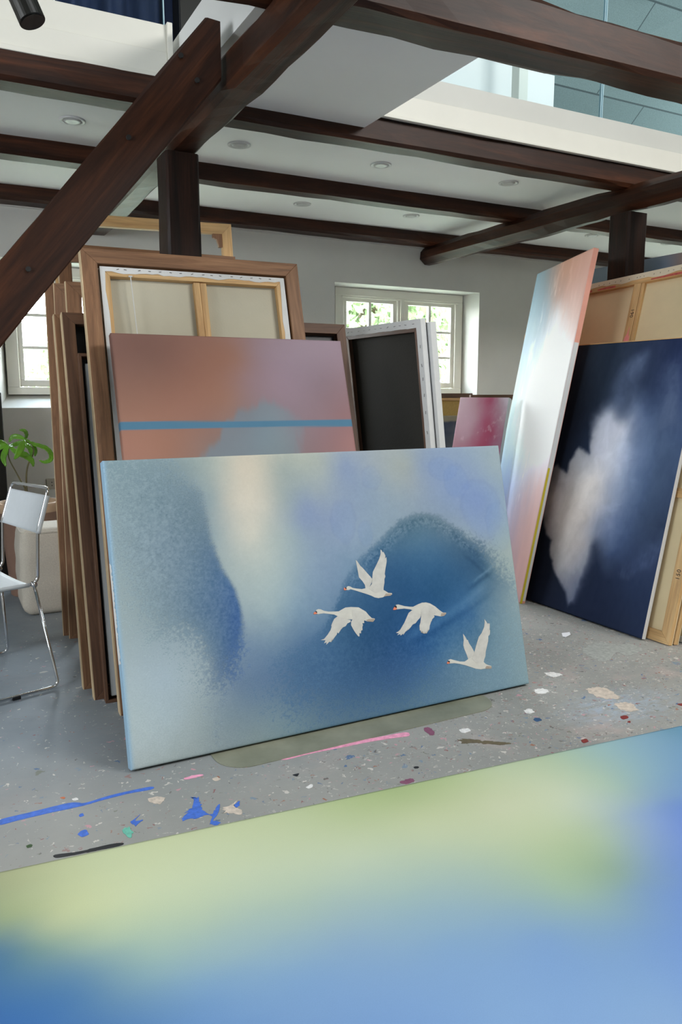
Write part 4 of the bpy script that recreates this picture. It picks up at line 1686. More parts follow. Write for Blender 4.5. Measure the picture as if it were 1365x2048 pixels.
def f_swan(U, V):
    n1 = vnoise(U, V, 26, 3, 4, .7); n2 = vnoise(U, V, 6, 9, 4); n3 = vnoise(U, V, 120, 21, 2, .8); n4 = vnoise(U + V * .35, V - U * .35, 46, 33, 3, .8)
    bg = shep(PT['swan_bg'], U + .012 * n2, V + .012 * n1, .028, 1.7)
    # watery blots in the upper sky
    for cu, cv_, ru, rv in ((.92, .80, .065, .10), (1.08, .965, .055, .055), (1.02, .74, .035, .055), (1.50, .93, .06, .07), (1.62, .80, .10, .13), (1.70, .72, .06, .10), (1.44, .99, .07, .05)):
        d = np.sqrt(((U - cu) / ru) ** 2 + ((V - cv_) / rv) ** 2) + .30 * n2 + .16 * n1
        ins = sst(1.05, .75, d); ring = np.exp(-((d - .95) / .09) ** 2)
        bg = bg + ins[..., None] * np.array([-4, -2, 3.]) + ring[..., None] * np.array([-3, -3, -.5])
    cl = shep(PT['swan_cliff'], U, V, .03, 1.7); hi = shep(PT['swan_hill'], U + .012 * n1, V + .01 * n2, .022, 1.7)
    dc = sdf(SH['cliff'], U, V)
    right = sst(.22, .42, U); low = sst(.50, .30, V); loose = 1 - right * (1 - low * .55)
    soft = .012 + .070 * loose
    mc = sst(-1, 1, dc / soft + .5 * n1 + (.35 + 1.5 * loose) * n3)
    # brushed tail under the dark shape
    tail = np.exp(-((U - (.30 + .30 * (V - .02))) / .018) ** 2) * sst(.30, .05, V) * .4
    mc = np.clip(mc + tail * sst(-.2, .5, n3 + n4), 0, 1)
    dh = sdf(SH['hill'], U, V)
    lowh = sst(.42, .15, V); softh = .016 + .11 * lowh + .05 * sst(1.45, 1.7, U)
    mh = sst(-1, 1, dh / softh + .35 * n1 + (.9 + .5 * lowh) * n3)
    # rim of the hill is greyer and scumbled
    rim = np.exp(-((dh - .025) / .03) ** 2) * sst(.45, .6, V); hi = hi + (rim * (6 + 26 * n3))[..., None]
    c = mixc(mixc(bg, cl, mc), hi, mh)
    # folds on the blue hill
    for a0, b0, c0, w0, amp, u0, u1 in ((.335, .34, .35, .020, 13, 1.12, 1.56), (.30, .30, .3, .014, -9, 1.15, 1.60), (.475, .45, 0, .006, 22, 1.50, 1.62), (.455, .45, 0, .010, -14, 1.46, 1.62), (.60, -.9, 0, .012, -10, 1.46, 1.60)):
        q = U - 1.30; rid = np.exp(-((V - (a0 + b0 * (U - (1.30 if amp < 20 and b0 > 0 and c0 else 1.50)) + c0 * q * q) + .008 * n1) / w0) ** 2) * sst(u0, u0 + .08, U) * sst(u1 + .06, u1 - .02, U)
        c = c + (rid * amp * mh)[..., None] * np.array([.8, 1, 1.1])
    c = c + (n1 * 2.5 + n4 * 3 * (mc + mh))[..., None]
    # airbrush grain
    c = c + (n3 * (2.5 + 20 * mc * (1 - mc) * 4 * .5 + 10 * mc + 8 * mh * sst(.45, .15, V)))[..., None]
    c = c - (np.exp(-(V / .006)) * 14)[..., None]
    left = np.exp(-((U) / .010) ** 2); c = c * (1 - left[..., None] * .9) + np.array([128, 172, 204]) * left[..., None] * .9
    spk = .05 + .35 * (mc * (1 - mc) * 4) + .16 * mc + .15 * (mh * (1 - mh) * 4) + .06 * mh + .14 * sst(.5, .1, V)
    return c, np.clip(spk, 0, 1)
def f_plain(key, eps, p, warp=.02, f=5, grain=.08, amp=2):
    def fn(U, V):
        n = vnoise(U, V, f, 5, 4); n2 = vnoise(U, V, f, 15, 4)
        return shep(PT[key], U + warp * n, V + warp * n2, eps, p) + (amp * n)[..., None], np.full(U.shape, grain)
    return fn
def f_dark(U, V):
    n1 = vnoise(U, V, 7, 31, 5, .55); n2 = vnoise(U, V, 7, 41, 5, .55); n3 = vnoise(U, V * .4, 60, 51, 2); n5 = vnoise(U + .06 * n1, V * .6 + .06 * n2, 11, 61, 5, .6)
    bg = shep(PT['dark_bg'], U + .03 * n1, V + .03 * n2, .05, 1.6); cl = shep(PT['dark_cl'], U + .025 * n1, V + .035 * n2, .03, 1.6)
    puff = np.abs(vnoise(U, V, 9, 71, 3, .5))          # rounded billows along the edge
    Uw = U + .016 * n1; Vw = V + .022 * n2
    d = sdf(SH['cloudm'], Uw, Vw) + .018 * (puff - .25)
    fade = sst(.40, .70, U) + .5 * sst(1.0, 1.25, V)
    soft = .016 + .14 * np.clip(fade, 0, 1)
    m = sst(-.7, 1.3, d / soft)
    ed = np.exp(-(d / .035) ** 2) * (1 - np.clip(fade, 0, 1))
    cl = cl + (n5 * 16 - ed * 14)[..., None]
    bg = bg * .93; cl = cl * 1.2; c = mixc(bg, cl, m * .97)
    for k, q in (('wisp1', .95), ('wisp2', .8)):
        mm = sst(-1, 1, sdf(SH[k], Uw, Vw) / .06) * q * (.8 + .6 * n5); c = mixc(c, np.broadcast_to(np.array([76, 92, 124.]), c.shape), np.clip(mm, 0, 1) * (1 - m))
    mm = sst(-1, 1, sdf(SH['streak'], Uw, Vw) / .03) * .5 * (.5 + .5 * n3); c = mixc(c, np.broadcast_to(np.array([84, 100, 140.]), c.shape), mm)
    right = sst(.5, .85, U) * sst(.2, .6, V); c = c + (n5 * 9 * right)[..., None]
    return c + (n3 * 2.0)[..., None], np.full(U.shape, .10)
def f_cloud(U, V):
    n1 = vnoise(U * 1.0, V * .35, 14, 61, 5, .6); n2 = vnoise(U, V * .5, 8, 71, 5, .6)
    c = shep(PT['cloud'], U + .06 * n1, V + .06 * n2, .05, 1.6)
    pf = sst(.12, .5, n1) * np.exp(-((V - 1.55) / .42) ** 2) * np.exp(-((U - .52) / .26) ** 2); c = mixc(c, np.broadcast_to(np.array([252, 250, 250.]), c.shape), pf * .75)
    dr = sst(.25, .5, n1) * np.exp(-((V - .72) / .18) ** 2) * np.exp(-((U - .60) / .05) ** 2); c = mixc(c, np.broadcast_to(np.array([240, 235, 232.]), c.shape), dr * .5)
    return c + (n1 * 4)[..., None], np.full(U.shape, .05)
def f_pink(U, V):
    n1 = vnoise(U * 1.0, V, 9, 81, 5, .6)
    bg = shep(PT['pink_bg'], U, V, .05, 1.6); bl = shep(PT['pink_bl'], U, V, .05, 1.5)
    vert = vnoise(U, V * .15, 34, 91, 3, .6)
    m = sst(-1, 1, (sdf(SH['pblue'], U, V) + .016 * n1 + .030 * vert) / .022) * .95
    c = mixc(bg, bl, m)
    st = sst(.5, -.5, (np.abs(V - (1.2140 - .006 * (U - .5))) - .016) / .0025)
    c = mixc(c, np.broadcast_to(np.array([78, 120, 147.]), c.shape), st)
    return c + (n1 * 2)[..., None], np.full(U.shape, .08)
def f_rose(U, V):
    n1 = vnoise(U, V * .6, 14, 101, 5, .6); n2 = vnoise(U, V, 12, 111, 5, .6)
    c = shep(PT['rose'], U + .03 * n1, V + .03 * n2, .025, 1.6)
    h = sst(.35, .6, n2); c = mixc(c, np.broadcast_to(np.array([206, 172, 186.]), c.shape), h * .45)
    return c + (n1 * 6)[..., None], np.full(U.shape, .1)
M['p_swan'] = painted('swan_paint', .8, 190, .15, .12, .55)
M['p_soft'] = painted('smooth_paint', .8, 420, .12, .12, .5)
M['p_dark'] = painted('navy_paint', .75, 420, .10, .10, .5)
M['p_cloud'] = painted('cloud_paint', .65, 420, .06, .15, .4)

# swan painting
t = empty('swan_painting', plane_matrix('swan'), 'wide blue landscape painting with four white swans standing in front of the stack', 'painting')
SW, SH_ = 1.762, 1.083
cv = canvas_mesh('canvas', SW, SH_, 640, 392, f_swan, .052, M['p_swan'], t, GAIN['swan'], chroma=CHROMA['swan'])
def swan(part):
    bm = bmesh.new(); mats = [M['swan'], M['swan2'], M['swantail'], M['beak'], M['ink']]
    for i, (k, mi) in enumerate((('far_wing', 1), ('body', 0), ('tail', 2), ('near_wing', 1), ('beak', 3), ('mask', 4))):
        prism(bm, part[k], .0004, .0009 + .0003 * i, mi)
    bmesh.ops.triangulate(bm, faces=[f for f in bm.faces if len(f.verts) > 4])
    return bm, mats
for part, lb in zip(DATA['swans'], ('top swan with raised wings', 'leftmost swan with lowered wings', 'middle swan with lowered wings', 'lower right swan with raised wings')):
    bm, mats = swan(part); obj('painted_swan', bm, mats, t, label=lb)
# bare canvas strip on the left edge of the stretcher
bm = bmesh.new(); rr = random.Random(3); pr = None
for i in range(60):
    v = .42 - .36 * i / 59 + .30
    wv = .010 + rr.uniform(0, .012) if i not in (0, 59) else .001
    c = [bm.verts.new((-.0006, v, -.051)), bm.verts.new((-.0006, v, -.051 + wv * 2.2))]
    if pr: bm.faces.new([pr[0], c[0], c[1], pr[1]])
    pr = c
obj('bare_edge', bm, M['gesso'], t, label='bare white canvas edge on the left side')
# foreground painting lying on the floor
t = empty('floor_painting', plane_matrix('fore'), 'green and blue painting lying flat on the floor in the foreground', 'painting')
def f_fore(U, V):
    n = vnoise(U, V * 2, 2.2, 5, 4); n2 = vnoise(U, V * 2, 2.2, 15, 4)
    return shep(PT['fore'], U - .35 + .03 * n, V - 1.55 + .03 * n2, .10, 1.5) + (1.5 * n)[..., None], np.full(U.shape, .10)
cv = canvas_mesh('canvas', 3.1, 1.55, 200, 120, f_fore, .036, M['p_soft'], t, GAIN['fore'], chroma=CHROMA['fore']); cv.location = (-.35, -1.55, 0)
# navy painting
t = empty('navy_painting', plane_matrix('dark'), 'dark navy painting with a pale cloud leaning on the right', 'painting')
canvas_mesh('canvas', .966, 1.612, 190, 300, f_dark, .030, M['p_dark'], t, GAIN['dark'], chroma=CHROMA['dark'], edge_mat=M['gesso'])
obj('stretcher_bar', shifted(rails(.90, 1.546, .045, -.045, -.0302), .033, .033), [M['pine_v'], M['pine_h']], t)
obj('top_strip', boxes((0, .966, 1.6125, 1.6175, -.03, -.002)), M['pine_h'], t)
# tall pink and white cloud painting
t = empty('tall_painting', plane_matrix('cloud'), 'tall narrow looking pink and white cloud painting leaning between the window and the navy painting', 'painting')
CW, CH = 1.015, 2.168
canvas_mesh('canvas', CW, CH, 170, 330, f_cloud, .034, M['p_cloud'], t, GAIN['cloud'], chroma=CHROMA['cloud'], edge_mat=flat('salmon_edge', L(224, 156, 136), .6))
obj('side_strip', boxes((CW + .0003, CW + .0012, .02, 1.62, -.031, -.004)), M['gesso'], t, label='bare white lower side of the canvas')
bm = bmesh.new(); box(bm, CW + .0012, CW + .002, .0, .86, -.016, -.002); obj('paint_drip', bm, flat('yellow_paint', L(206, 184, 40), .5), t, label='yellow painted side edge')
obj('stretcher_bar', shifted(rails(CW - .08, CH - .08, .045, -.045, -.0345), .04, .04), [M['pine_v'], M['pine_h']], t)
# pink painting with the blue line
t = empty('pink_painting', plane_matrix('pink'), 'salmon and mauve painting crossed by a blue line, leaning behind the swan painting', 'painting')
cv = canvas_mesh('canvas', 1.094, 1.620, 170, 230, f_pink, .036, M['p_soft'], t, GAIN['pink'], chroma=CHROMA['pink']); cv.location = (.0125, 0, 0)
# small rose painting
t = empty('rose_painting', plane_matrix('rose'), 'small crimson and pale pink painting below the window', 'painting')
canvas_mesh('canvas', .402, 1.305, 90, 200, f_rose, .04, M['p_soft'], t, GAIN['rose'], chroma=CHROMA['rose'], edge_mat=M['greycanvas'])

# dark linen canvas seen from behind, next to the pink painting
def back_canvas(name, m, w, h, bw, depth, label, lin_m, foldm, barv, barh, foldw, sides=(1, 1, 1, 1), seed=1, wob=.2, group=None, cat='canvas'):
    t = empty(name, m, label, cat, group)
    obj('canvas', boxes((0, w, 0, h, -depth, -depth + .004)), lin_m, t)
    obj('stretcher_bar', shifted(rails(w - .004, h - .004, bw, -depth + .0042, -.002), .002, .002), [barv, barh], t, bevel=.002)
    obj('canvas_fold', fold(0, w, 0, h, foldw, -.0018, .0008, seed, sides, wob), foldm, t)
    obj('canvas_side', boxes((w, w + .002, 0, h, -depth, .0), (-.002, 0, 0, h, -depth, .0), (0, w, h, h + .002, -depth, .0)), foldm, t)
    return t
Pf = Vector((2.105, 4.0, 1.655)); Pn = Vector((2.132, 3.232, 1.655)); dn = (Pn - Pf).normalized(); up = Vector((-.123, 0, 1)).normalized()
hh = 1.655 / up.z; m = basis(Pf - up * hh, dn, up)
wl = (Pn - Pf).length
t = back_canvas('dark_linen_canvas', m, wl, hh, .058, .03, 'dark linen canvas seen from behind with white stapled edges, leaning beside the pink painting', M['darklinen'], M['gesso'], M['walnut_v'], M['walnut_h'], .040, (0, 1, 1, 1), 3, .03)
staples(t, ((.03, hh - .02), (wl - .03, hh - .02)), 12, .12, .3, .016, .001)
staples(t, ((wl - .016, .3), (wl - .016, hh - .08)), 15, pi / 2 + .05, .3, .016, .001, 5)
m2 = basis(Pf - up * hh + Vector((.036, -.012, 0)), dn, up)
t = empty('white_canvas', m2, 'white primed canvas behind the dark linen canvas, only its edge showing', 'canvas')
obj('canvas', boxes((.02, wl + .012, 0, hh - .015, -.04, -.004)), M['gesso'], t, bevel=.003)
obj('stretcher_bar', shifted(rails(wl - .09, hh - .10, .05, -.05, -.0405), .05, .04), [M['pine_v'], M['pine_h']], t)

# raw canvas back with centre bar on the right
a = Vector((3.95, 3.94, 2.013)); b = Vector((3.95, 2.55, 2.066)); dn = (b - a).normalized(); up = Vector((.26, 0, 1)).normalized()
hh = 2.013 / up.z; m = basis(a - up * hh, dn, up); w = (b - a).length
t = back_canvas('raw_canvas', m, w, hh, .06, .035, 'large raw canvas seen from behind with a pine centre bar, behind the navy painting', M['linen'], flat('cream_canvas_fold', L(228, 214, 188), .85, 0, .03, 20, .2), M['pine_v'], M['pine_h'], .036, (1, 1, 1, 0), 7)
obj('cross_bar', boxes((.47, .525, .06, hh - .055, -.0306, -.004)), M['pine_v'], t, bevel=.003)
obj('cross_bar', boxes((.527, .548, .06, hh - .055, -.0306, -.008)), M['pine_v'], t, bevel=.003)
staples(t, ((.03, hh - .022), (w - .03, hh - .022)), 26, .8, .9, .008, .001)
r = random.Random(5)
bm = bmesh.new(); prism(bm, [(.472, hh - .52), (.5, hh - .52), (.521, hh - .50), (.521, hh - .39), (.512, hh - .40), (.505, hh - .33), (.497, hh - .38), (.486, hh - .40), (.478, hh - .43), (.472, hh - .44)], -.0038, -.0033); obj('paint_smear', bm, M['pinkpaint'], t, label='pink paint smear on the centre bar')
for u0, u1 in ((.05, .12), (.17, .32), (.60, .95), (1.0, 1.3)):
    bm = bmesh.new(); prism(bm, [(u0, hh - .055), (u1, hh - .057), (u1, hh - .045), ((u0 + u1) / 2, hh - .042), (u0, hh - .047)], -.0018, -.0012)
    obj('paint_smear', bm, M['redpaint'], t, label='red paint along the top bar')
def text(t, s, u, v, n, size, rot):
    c = bpy.data.curves.new('number', 'FONT'); c.body = s; c.size = size; c.extrude = .0003; c.align_x = 'CENTER'; c.align_y = 'CENTER'; c.space_character = 1.15
    o = bpy.data.objects.new('tmp', c); COL.objects.link(o)
    dg = bpy.context.evaluated_depsgraph_get(); me = bpy.data.meshes.new_from_object(o.evaluated_get(dg)); bpy.data.objects.remove(o)
    me.materials.clear(); me.materials.append(M['ink'])
    o = bpy.data.objects.new('stamped_number', me); COL.objects.link(o); o.parent = t
    o.matrix_local = Matrix.Translation((u, v, n)) @ Matrix.Rotation(rot, 4, 'Z'); o['label'] = 'black stamped ' + s
text(t, '190', .502, hh - .25, -.0034, .034, -pi / 2)
# grey blue painting behind the right post
m, h = lean((4.36, 4.42, 0), (4.40, 4.42, 2.205), (0, -1, .002))
t = empty('grey_blue_painting', m, 'grey blue painting with an orange end, top edge showing behind the right post', 'painting')
def f_grey(U, V):
    c = shep([(.1, 2.1, 92, 102, 110), (.5, 2.1, 96, 106, 116), (.72, 2.1, 104, 122, 146), (.8, 2.1, 122, 112, 112), (.98, 2.1, 176, 128, 110), (.5, 1, 96, 110, 124)], U, V, .05, 1.6)
    return c, np.full(U.shape, .05)
canvas_mesh('canvas', 1.5, h, 60, 20, f_grey, .035, M['p_soft'], t, 1.4)
# stretched canvases seen from behind at the lower right
for i, (ox, oy, lab, num) in enumerate(((3.285, 2.595, 'pine stretched canvas seen from behind beside the navy painting, numbered 150', '150'), (3.322, 2.588, 'second pine stretched canvas just behind the numbered one at lower right', None))):
    up = Vector((.20, 0, 1)).normalized(); hh = 1.5; m = basis(Vector((ox, oy + 1.0, .004)), (0, -1, 0), up)
    t = empty('stretched_canvas', m, lab, 'canvas', 'pine stretched canvases at lower right')
    obj('stretcher_bar', rails(1.0, hh, .06, -.022, 0), [M['pine_v'], M['pine_h']], t, bevel=.002)
    obj('inner_bar', boxes((.06, .94,   .765, .815, -.0218, -.003)), M['pine_h'], t, bevel=.002)
    obj('canvas', boxes((0, 1.0, 0, hh, -.027, -.0222)), M['linen'], t)
    if num: text(t, num, .972, .37, .0003, .034, pi / 2)
up = Vector((.2, 0, 1)).normalized(); m = basis(Vector((3.39, 3.3, .004)), (0, -1, 0), up)
t = empty('stretched_canvas', m, 'canvas with red painted fold standing on the floor at the right edge', 'canvas', None)
obj('canvas', boxes((0, .9, 0, 1.3, -.026, -.012)), M['linen'], t)
obj('canvas_fold', boxes((0, .9, .0, .03, -.0118, .004), (.87, .9, .031, 1.3, -.0118, .002)), M['gesso'], t, bevel=.002)
bm = bmesh.new(); prism(bm, [(.70, .012), (.78, .016), (.80, .030), (.86, .034), (.868, .030), (.83, .02), (.78, .008)], .0041, .0046); obj('paint_smear', bm, M['redpaint'], t, label='red paint on the fold')

# things under the right window
m = basis((3.80, 5.66, 0), (1, 0, 0), (0, .10, 1))
t = empty('framed_picture', m, 'brown framed hardboard panel standing under the right window', 'picture frame')
obj('rails', rails(.62, 1.30, .04, -.035, 0), [M['walnut_v'], M['walnut_h']], t, bevel=.002)
obj('inner_strip', shifted(rails(.536, 1.216, .022, -.03, -.006), .042, .042), [M['pine_v'], M['pine_h']], t)
obj('hardboard', boxes((.06, .56, .06, 1.24, -.034, -.028)), M['mdf'], t)
m = basis((3.62, 5.28, 0), (1, -.05, 0), (0, .13, 1))
t = empty('slate_canvas', m, 'slate blue canvas with a beige top edge, left of the rose painting', 'painting')
def f_slate(U, V):
    n = vnoise(U, V, 16, 5, 5); c = shep([(.1, .9, 66, 74, 88), (.3, .8, 96, 100, 106), (.2, 1.0, 52, 60, 78), (.35, 1.0, 84, 88, 96), (.1, .7, 88, 84, 84)], U + .05 * n, V + .05 * n, .03, 1.6)
    c = mixc(c, np.broadcast_to(np.array([126, 120, 106.]), c.shape), sst(1.055, 1.075, V + .006 * n)); return c + (8 * n)[..., None], np.full(U.shape, .1)
canvas_mesh('canvas', .45, 1.115, 80, 140, f_slate, .03, M['p_soft'], t, 1.6)
m = basis((4.28, 5.5, 0), (1, -.1, 0), (0, .12, 1))
t = empty('wooden_frame', m, 'brown wooden frame standing behind the rose painting', 'frame')
obj('rails', rails(.6, 1.29, .045, -.03, 0), [M['walnut_v'], M['walnut_h']], t, bevel=.002)
obj('mount', boxes((.05, .55, .05, 1.24, -.028, -.022)), M['gesso'], t)
m = basis((4.26, 5.1, 0), (.3, -.95, 0), (.12, .04, 1))
t = empty('stretcher_frame', m, 'pine stretcher corner peeking out left of the tall cloud painting', 'stretcher frame')
obj('rails', rails(.6, 1.80, .05, -.03, 0), [M['pine_v'], M['pine_h']], t, bevel=.002)
obj('canvas', boxes((0, .6, 0, 1.8, -.036, -.0305)), M['linen'], t)

# ------------------------------------------------------------------ chair, plant, pouf and so on
hd = radians(-105); F = Vector((sin(hd), cos(hd), 0)); Sd = Vector((F.y, -F.x, 0))
Mc = Matrix.Identity(4)
for i in range(3): Mc[i][0] = F[i]; Mc[i][1] = Sd[i]; Mc[i][2] = (0, 0, 1)[i]; Mc[i][3] = (.405, 3.467, 0)[i]
t = empty('chair', Mc, 'white leather and chrome tube chair at the left edge of the photo', 'chair')
def side(s0, s1):
    return rounded([(.03, s1, .50), (.05, s1, .462), (0, s0, .012), (.44, s0, .012), (.43, s1, .462), (.05, s1 , .470)], .035)
for s0, s1 in ((0, .09), (.62, .52)):
    bm = bmesh.new(); tube(bm, rounded([(.048, s1, .465), (.0, s0, .012), (.44, s0, .012), (.43, s1, .465)], .035), .0072, 12); sl = obj('sled_leg', bm, M['chrome'], t, smooth=True)
    for q in (.17, .36):
        bm = bmesh.new(); box(bm, q, q + .035, s0 - .011, s0 + .011, .0005, .016); obj('rubber_foot', bm, M['black'], sl, bevel=.003)
bm = bmesh.new(); tube(bm, rounded([(.05, .52, .468), (.03, .52, .49), (.018, .52, .70), (-.04, .52, .875), (-.04, .09, .885), (.018, .09, .70), (.03, .09, .49), (.05, .09, .468)], .03), .0072, 12); obj('back_frame', bm, M['chrome'], t, smooth=True)
for s in (.09, .52):
    bm = bmesh.new(); tube(bm, [(.05, s, .468), (.43, s, .466)], .0072, 12); obj('seat_rail', bm, M['chrome'], t, smooth=True)
    bm = bmesh.new(); tube(bm, [(.05, s - .014, .466), (.05, s + .010, .466)], .012, 12); obj('joint', bm, M['chrome'], t, smooth=True)
def sling(p0, p1, q0, q1, sag, th, n=14):
    """leather stretched between two tubes, its hems wrapped round them"""
    bm = bmesh.new(); p0, p1, q0, q1 = map(Vector, (p0, p1, q0, q1)); g = {}
    nrm = (p1 - p0).cross(q0 - p0).normalized()
    for i in range(n + 1):
        for j in range(n + 1):
            a, b = i / n, j / n; base = p0.lerp(p1, a).lerp(q0.lerp(q1, a), b); s = sag * 4 * b * (1 - b); wrap = .006 * (math.exp(-(b / .03) ** 2) + math.exp(-((1 - b) / .03) ** 2))
            for k, o in ((0, th / 2 + wrap), (1, -th / 2 - wrap)): g[i, j, k] = bm.verts.new(base + nrm * (o - s))
    for i in range(n):
        for j in range(n):
            bm.faces.new([g[i, j, 0], g[i + 1, j, 0], g[i + 1, j + 1, 0], g[i, j + 1, 0]]); bm.faces.new([g[i, j, 1], g[i, j + 1, 1], g[i + 1, j + 1, 1], g[i + 1, j, 1]])
    for i in range(n):
        bm.faces.new([g[i, 0, 0], g[i, 0, 1], g[i + 1, 0, 1], g[i + 1, 0, 0]]); bm.faces.new([g[i, n, 0], g[i + 1, n, 0], g[i + 1, n, 1], g[i, n, 1]])
        bm.faces.new([g[0, i, 0], g[0, i + 1, 0], g[0, i + 1, 1], g[0, i, 1]]); bm.faces.new([g[n, i, 0], g[n, i, 1], g[n, i + 1, 1], g[n, i + 1, 0]])
    return bm
obj('backrest', sling((.018, .082, .69), (-.033, .082, .853), (.018, .528, .685), (-.033, .528, .845), -.004, .006), M['leather'], t, smooth=True, label='white leather backrest')
obj('seat', sling((.07, .082, .468), (.42, .082, .466), (.07, .528, .468), (.42, .528, .466), .007, .006), M['leather'], t, smooth=True, label='white leather seat')

# potted plant
P = DATA['plant']
t = empty('potted_plant', Vector((.50, 5.30, 0)), 'green leafy plant in a clay pot behind the white chair', 'potted plant')
bm = bmesh.new(); lathe(bm, [(.001, 0), (.135, 0), (.14, .005), (.178, .55), (.19, .555)], 48); obj('pot', bm, M['clay'], t, smooth=True)
bm = bmesh.new(); lathe(bm, [(.19, .545), (.195, .555), (.195, .598), (.19, .605), (.178, .605), (.176, .57)], 48); obj('pot_rim', bm, M['clayrim'], t, smooth=True)
bm = bmesh.new(); lathe(bm, [(.001, .582), (.09, .576), (.178, .572)], 32); obj('soil', bm, M['soil'], t, smooth=True)
off = Vector((.50, 5.30, 0))
for s in P['stems']:
    pts = [Vector(p) - off for p in s]; pts[-1].z = min(pts[-1].z, .575)
    bm = bmesh.new(); c = catmull(pts, 6); tube(bm, c, [.0035 + .003 * i / len(c) for i in range(len(c))], 8); obj('stem', bm, M['stem'], t, smooth=True)
for i, (w, pts) in enumerate(P['leaves']):
    rr = random.Random(i); c = catmull([Vector(p) - off for p in pts], 7); n = len(c)
    for k in range(n): c[k].y += .05 * sin(k / n * 2.2) * (1 if i % 2 else -1)
    bm = bmesh.new(); rows = []
    for k in range(n):
        T = (c[min(k + 1, n - 1)] - c[max(k - 1, 0)]).normalized(); side_ = T.cross(Vector((.25 * (-1) ** i, -.9, .35))).normalized(); nr = side_.cross(T)
        s = k / (n - 1); hw = w * (sin(pi * min(1, s * .93 + .03)) ** .75) * (1 - .25 * s) * .62 + .001
        row = [bm.verts.new(c[k] + side_ * hw * q + nr * (.22 * hw * abs(q) + .002 * sin(k * 1.7 + q * 3))) for q in (-1, -.5, 0, .5, 1)]
        rows.append(row)
    for k in range(n - 1):
        for j in range(4): bm.faces.new([rows[k][j], rows[k][j + 1], rows[k + 1][j + 1], rows[k + 1][j]])
    o = obj('leaf', bm, M['leaf'], t, smooth=True)
    sm = o.modifiers.new('thick', 'SOLIDIFY'); sm.thickness = .0012

# pouf: soft block with piping
t = empty('pouf', Vector((.585, 4.87, 0)), 'cream boucle pouf on the floor behind the chair', 'pouf')
bm = bmesh.new(); bmesh.ops.create_cube(bm, size=1)
bmesh.ops.subdivide_edges(bm, edges=bm.edges, cuts=18, use_grid_fill=True); hx, hy, hz, rc = .20, .18, .258, .055
for v in bm.verts:
    p = Vector((v.co.x * 2 * hx, v.co.y * 2 * hy, v.co.z * 2 * hz)); q = Vector((max(-hx + rc, min(hx - rc, p.x)), max(-hy + rc, min(hy - rc, p.y)), max(-hz + rc, min(hz - rc, p.z))))
    d_ = p - q; p = q + d_.normalized() * rc if d_.length > 1e-6 else p
    k = 1 + .05 * (1 - (2 * v.co.z) ** 2); p.x *= k; p.y *= k; p += Vector((sin(p.z * 40), cos(p.z * 33), 0)) * .003
    v.co = p + Vector((0, 0, hz))
obj('cushion', bm, M['boucle'], t, smooth=True)
bm = bmesh.new(); sq = []
for k in range(41):
    a = 2 * pi * k / 40; sq.append((math.copysign(abs(cos(a)) ** .35, cos(a)) * .19, math.copysign(abs(sin(a)) ** .35, sin(a)) * .17, .495))
tube(bm, sq, .008, 8, False); obj('piping', bm, M['boucle'], t, smooth=True)
bm = bmesh.new(); box(bm, -.16, .16, -.12, .12, -.0, .006); obj('glide', bm, M['black'], t)
# black speaker-like cabinet at the left edge
t = empty('black_cabinet', Vector((.075, 5.57, 0)), 'tall black cabinet cut by the left edge of the photo', 'cabinet')
obj('body', boxes((-.35, .325, .01, .45, 0, 1.30)), M['black'], t, bevel=.004)
obj('door', boxes((-.345, .32, -.012, .0095, .02, 1.28)), M['blackmetal'], t, bevel=.003)
# socket
t = empty('wall_socket', Vector((.742, 6.07, .625)), 'beige wall socket low on the far wall beside the frames', 'socket')
obj('plate', boxes((-.04, .04, -.012, -.0005, -.04, .04)), M['socket'], t, bevel=.004)
for dz in (-.012, .012):
    bm = bmesh.new(); tube(bm, [(0, -.0122, dz), (0, -.0135, dz)], .004, 8); obj('socket_hole', bm, M['ink'], t)
# plastic floor mat under the swan painting
bm = bmesh.new(); pts = []
cx0, cx1, cy0, cy1, rr_ = .80, 2.02, 2.385, 2.86, .11
for cx, cy, a0 in ((cx1 - rr_, cy1 - rr_, 0), (cx0 + rr_, cy1 - rr_, 90), (cx0 + rr_, cy0 + rr_, 180), (cx1 - rr_, cy0 + rr_, 270)):
    for k in range(9):
        a = radians(a0 + 90 * k / 8); pts.append((cx + rr_ * cos(a), cy + rr_ * sin(a)))
prism(bm, pts, .0004, .003)
o = obj('floor_mat', bm, M['mat'], bevel=.001); tag(o, 'worn olive plastic floor mat under the swan painting', 'mat')
# paint left on the floor
def splash(pts, seed, kind):
    """a puddle of dried paint: smooth wobbling outline with a few small runs"""
    r = random.Random(seed); P_ = [Vector((x, y, 0)) for x, y in pts]; n = len(P_); cen = sum(P_, Vector()) / n
    size = max((p - cen).length for p in P_); out = []
    for i in range(n):
        a, b, c, d = P_[i - 1], P_[i], P_[(i + 1) % n], P_[(i + 2) % n]; K = max(4, min(22, int((c - b).length / .006)))
        for k in range(K):
            t = k / K; out.append(.5 * ((2 * b) + (c - a) * t + (2 * a - 5 * b + 4 * c - d) * t * t + (3 * b - a - 3 * c + d) * t ** 3))
    N = len(out); ph = [r.uniform(0, 6.28) for _ in range(4)]; amp = .0022 if kind == 'streak' else min(.012, size * .16); res = []
    for i, p in enumerate(out):
        d_ = p - cen; w_ = sin(i * .9 + ph[0]) * .5 + sin(i * 1.9 + ph[1]) * .35 + r.uniform(-.5, .5) + (1.6 if r.random() < .07 else 0)
        if d_.length > 1e-5: p = p + d_.normalized() * amp * w_ * .7
        res.append((p.x, p.y))
    bm = bmesh.new(); prism(bm, res, .0003, .0010); bmesh.ops.triangulate(bm, faces=[f for f in bm.faces if len(f.verts) > 4]); return bm
fmats = {}
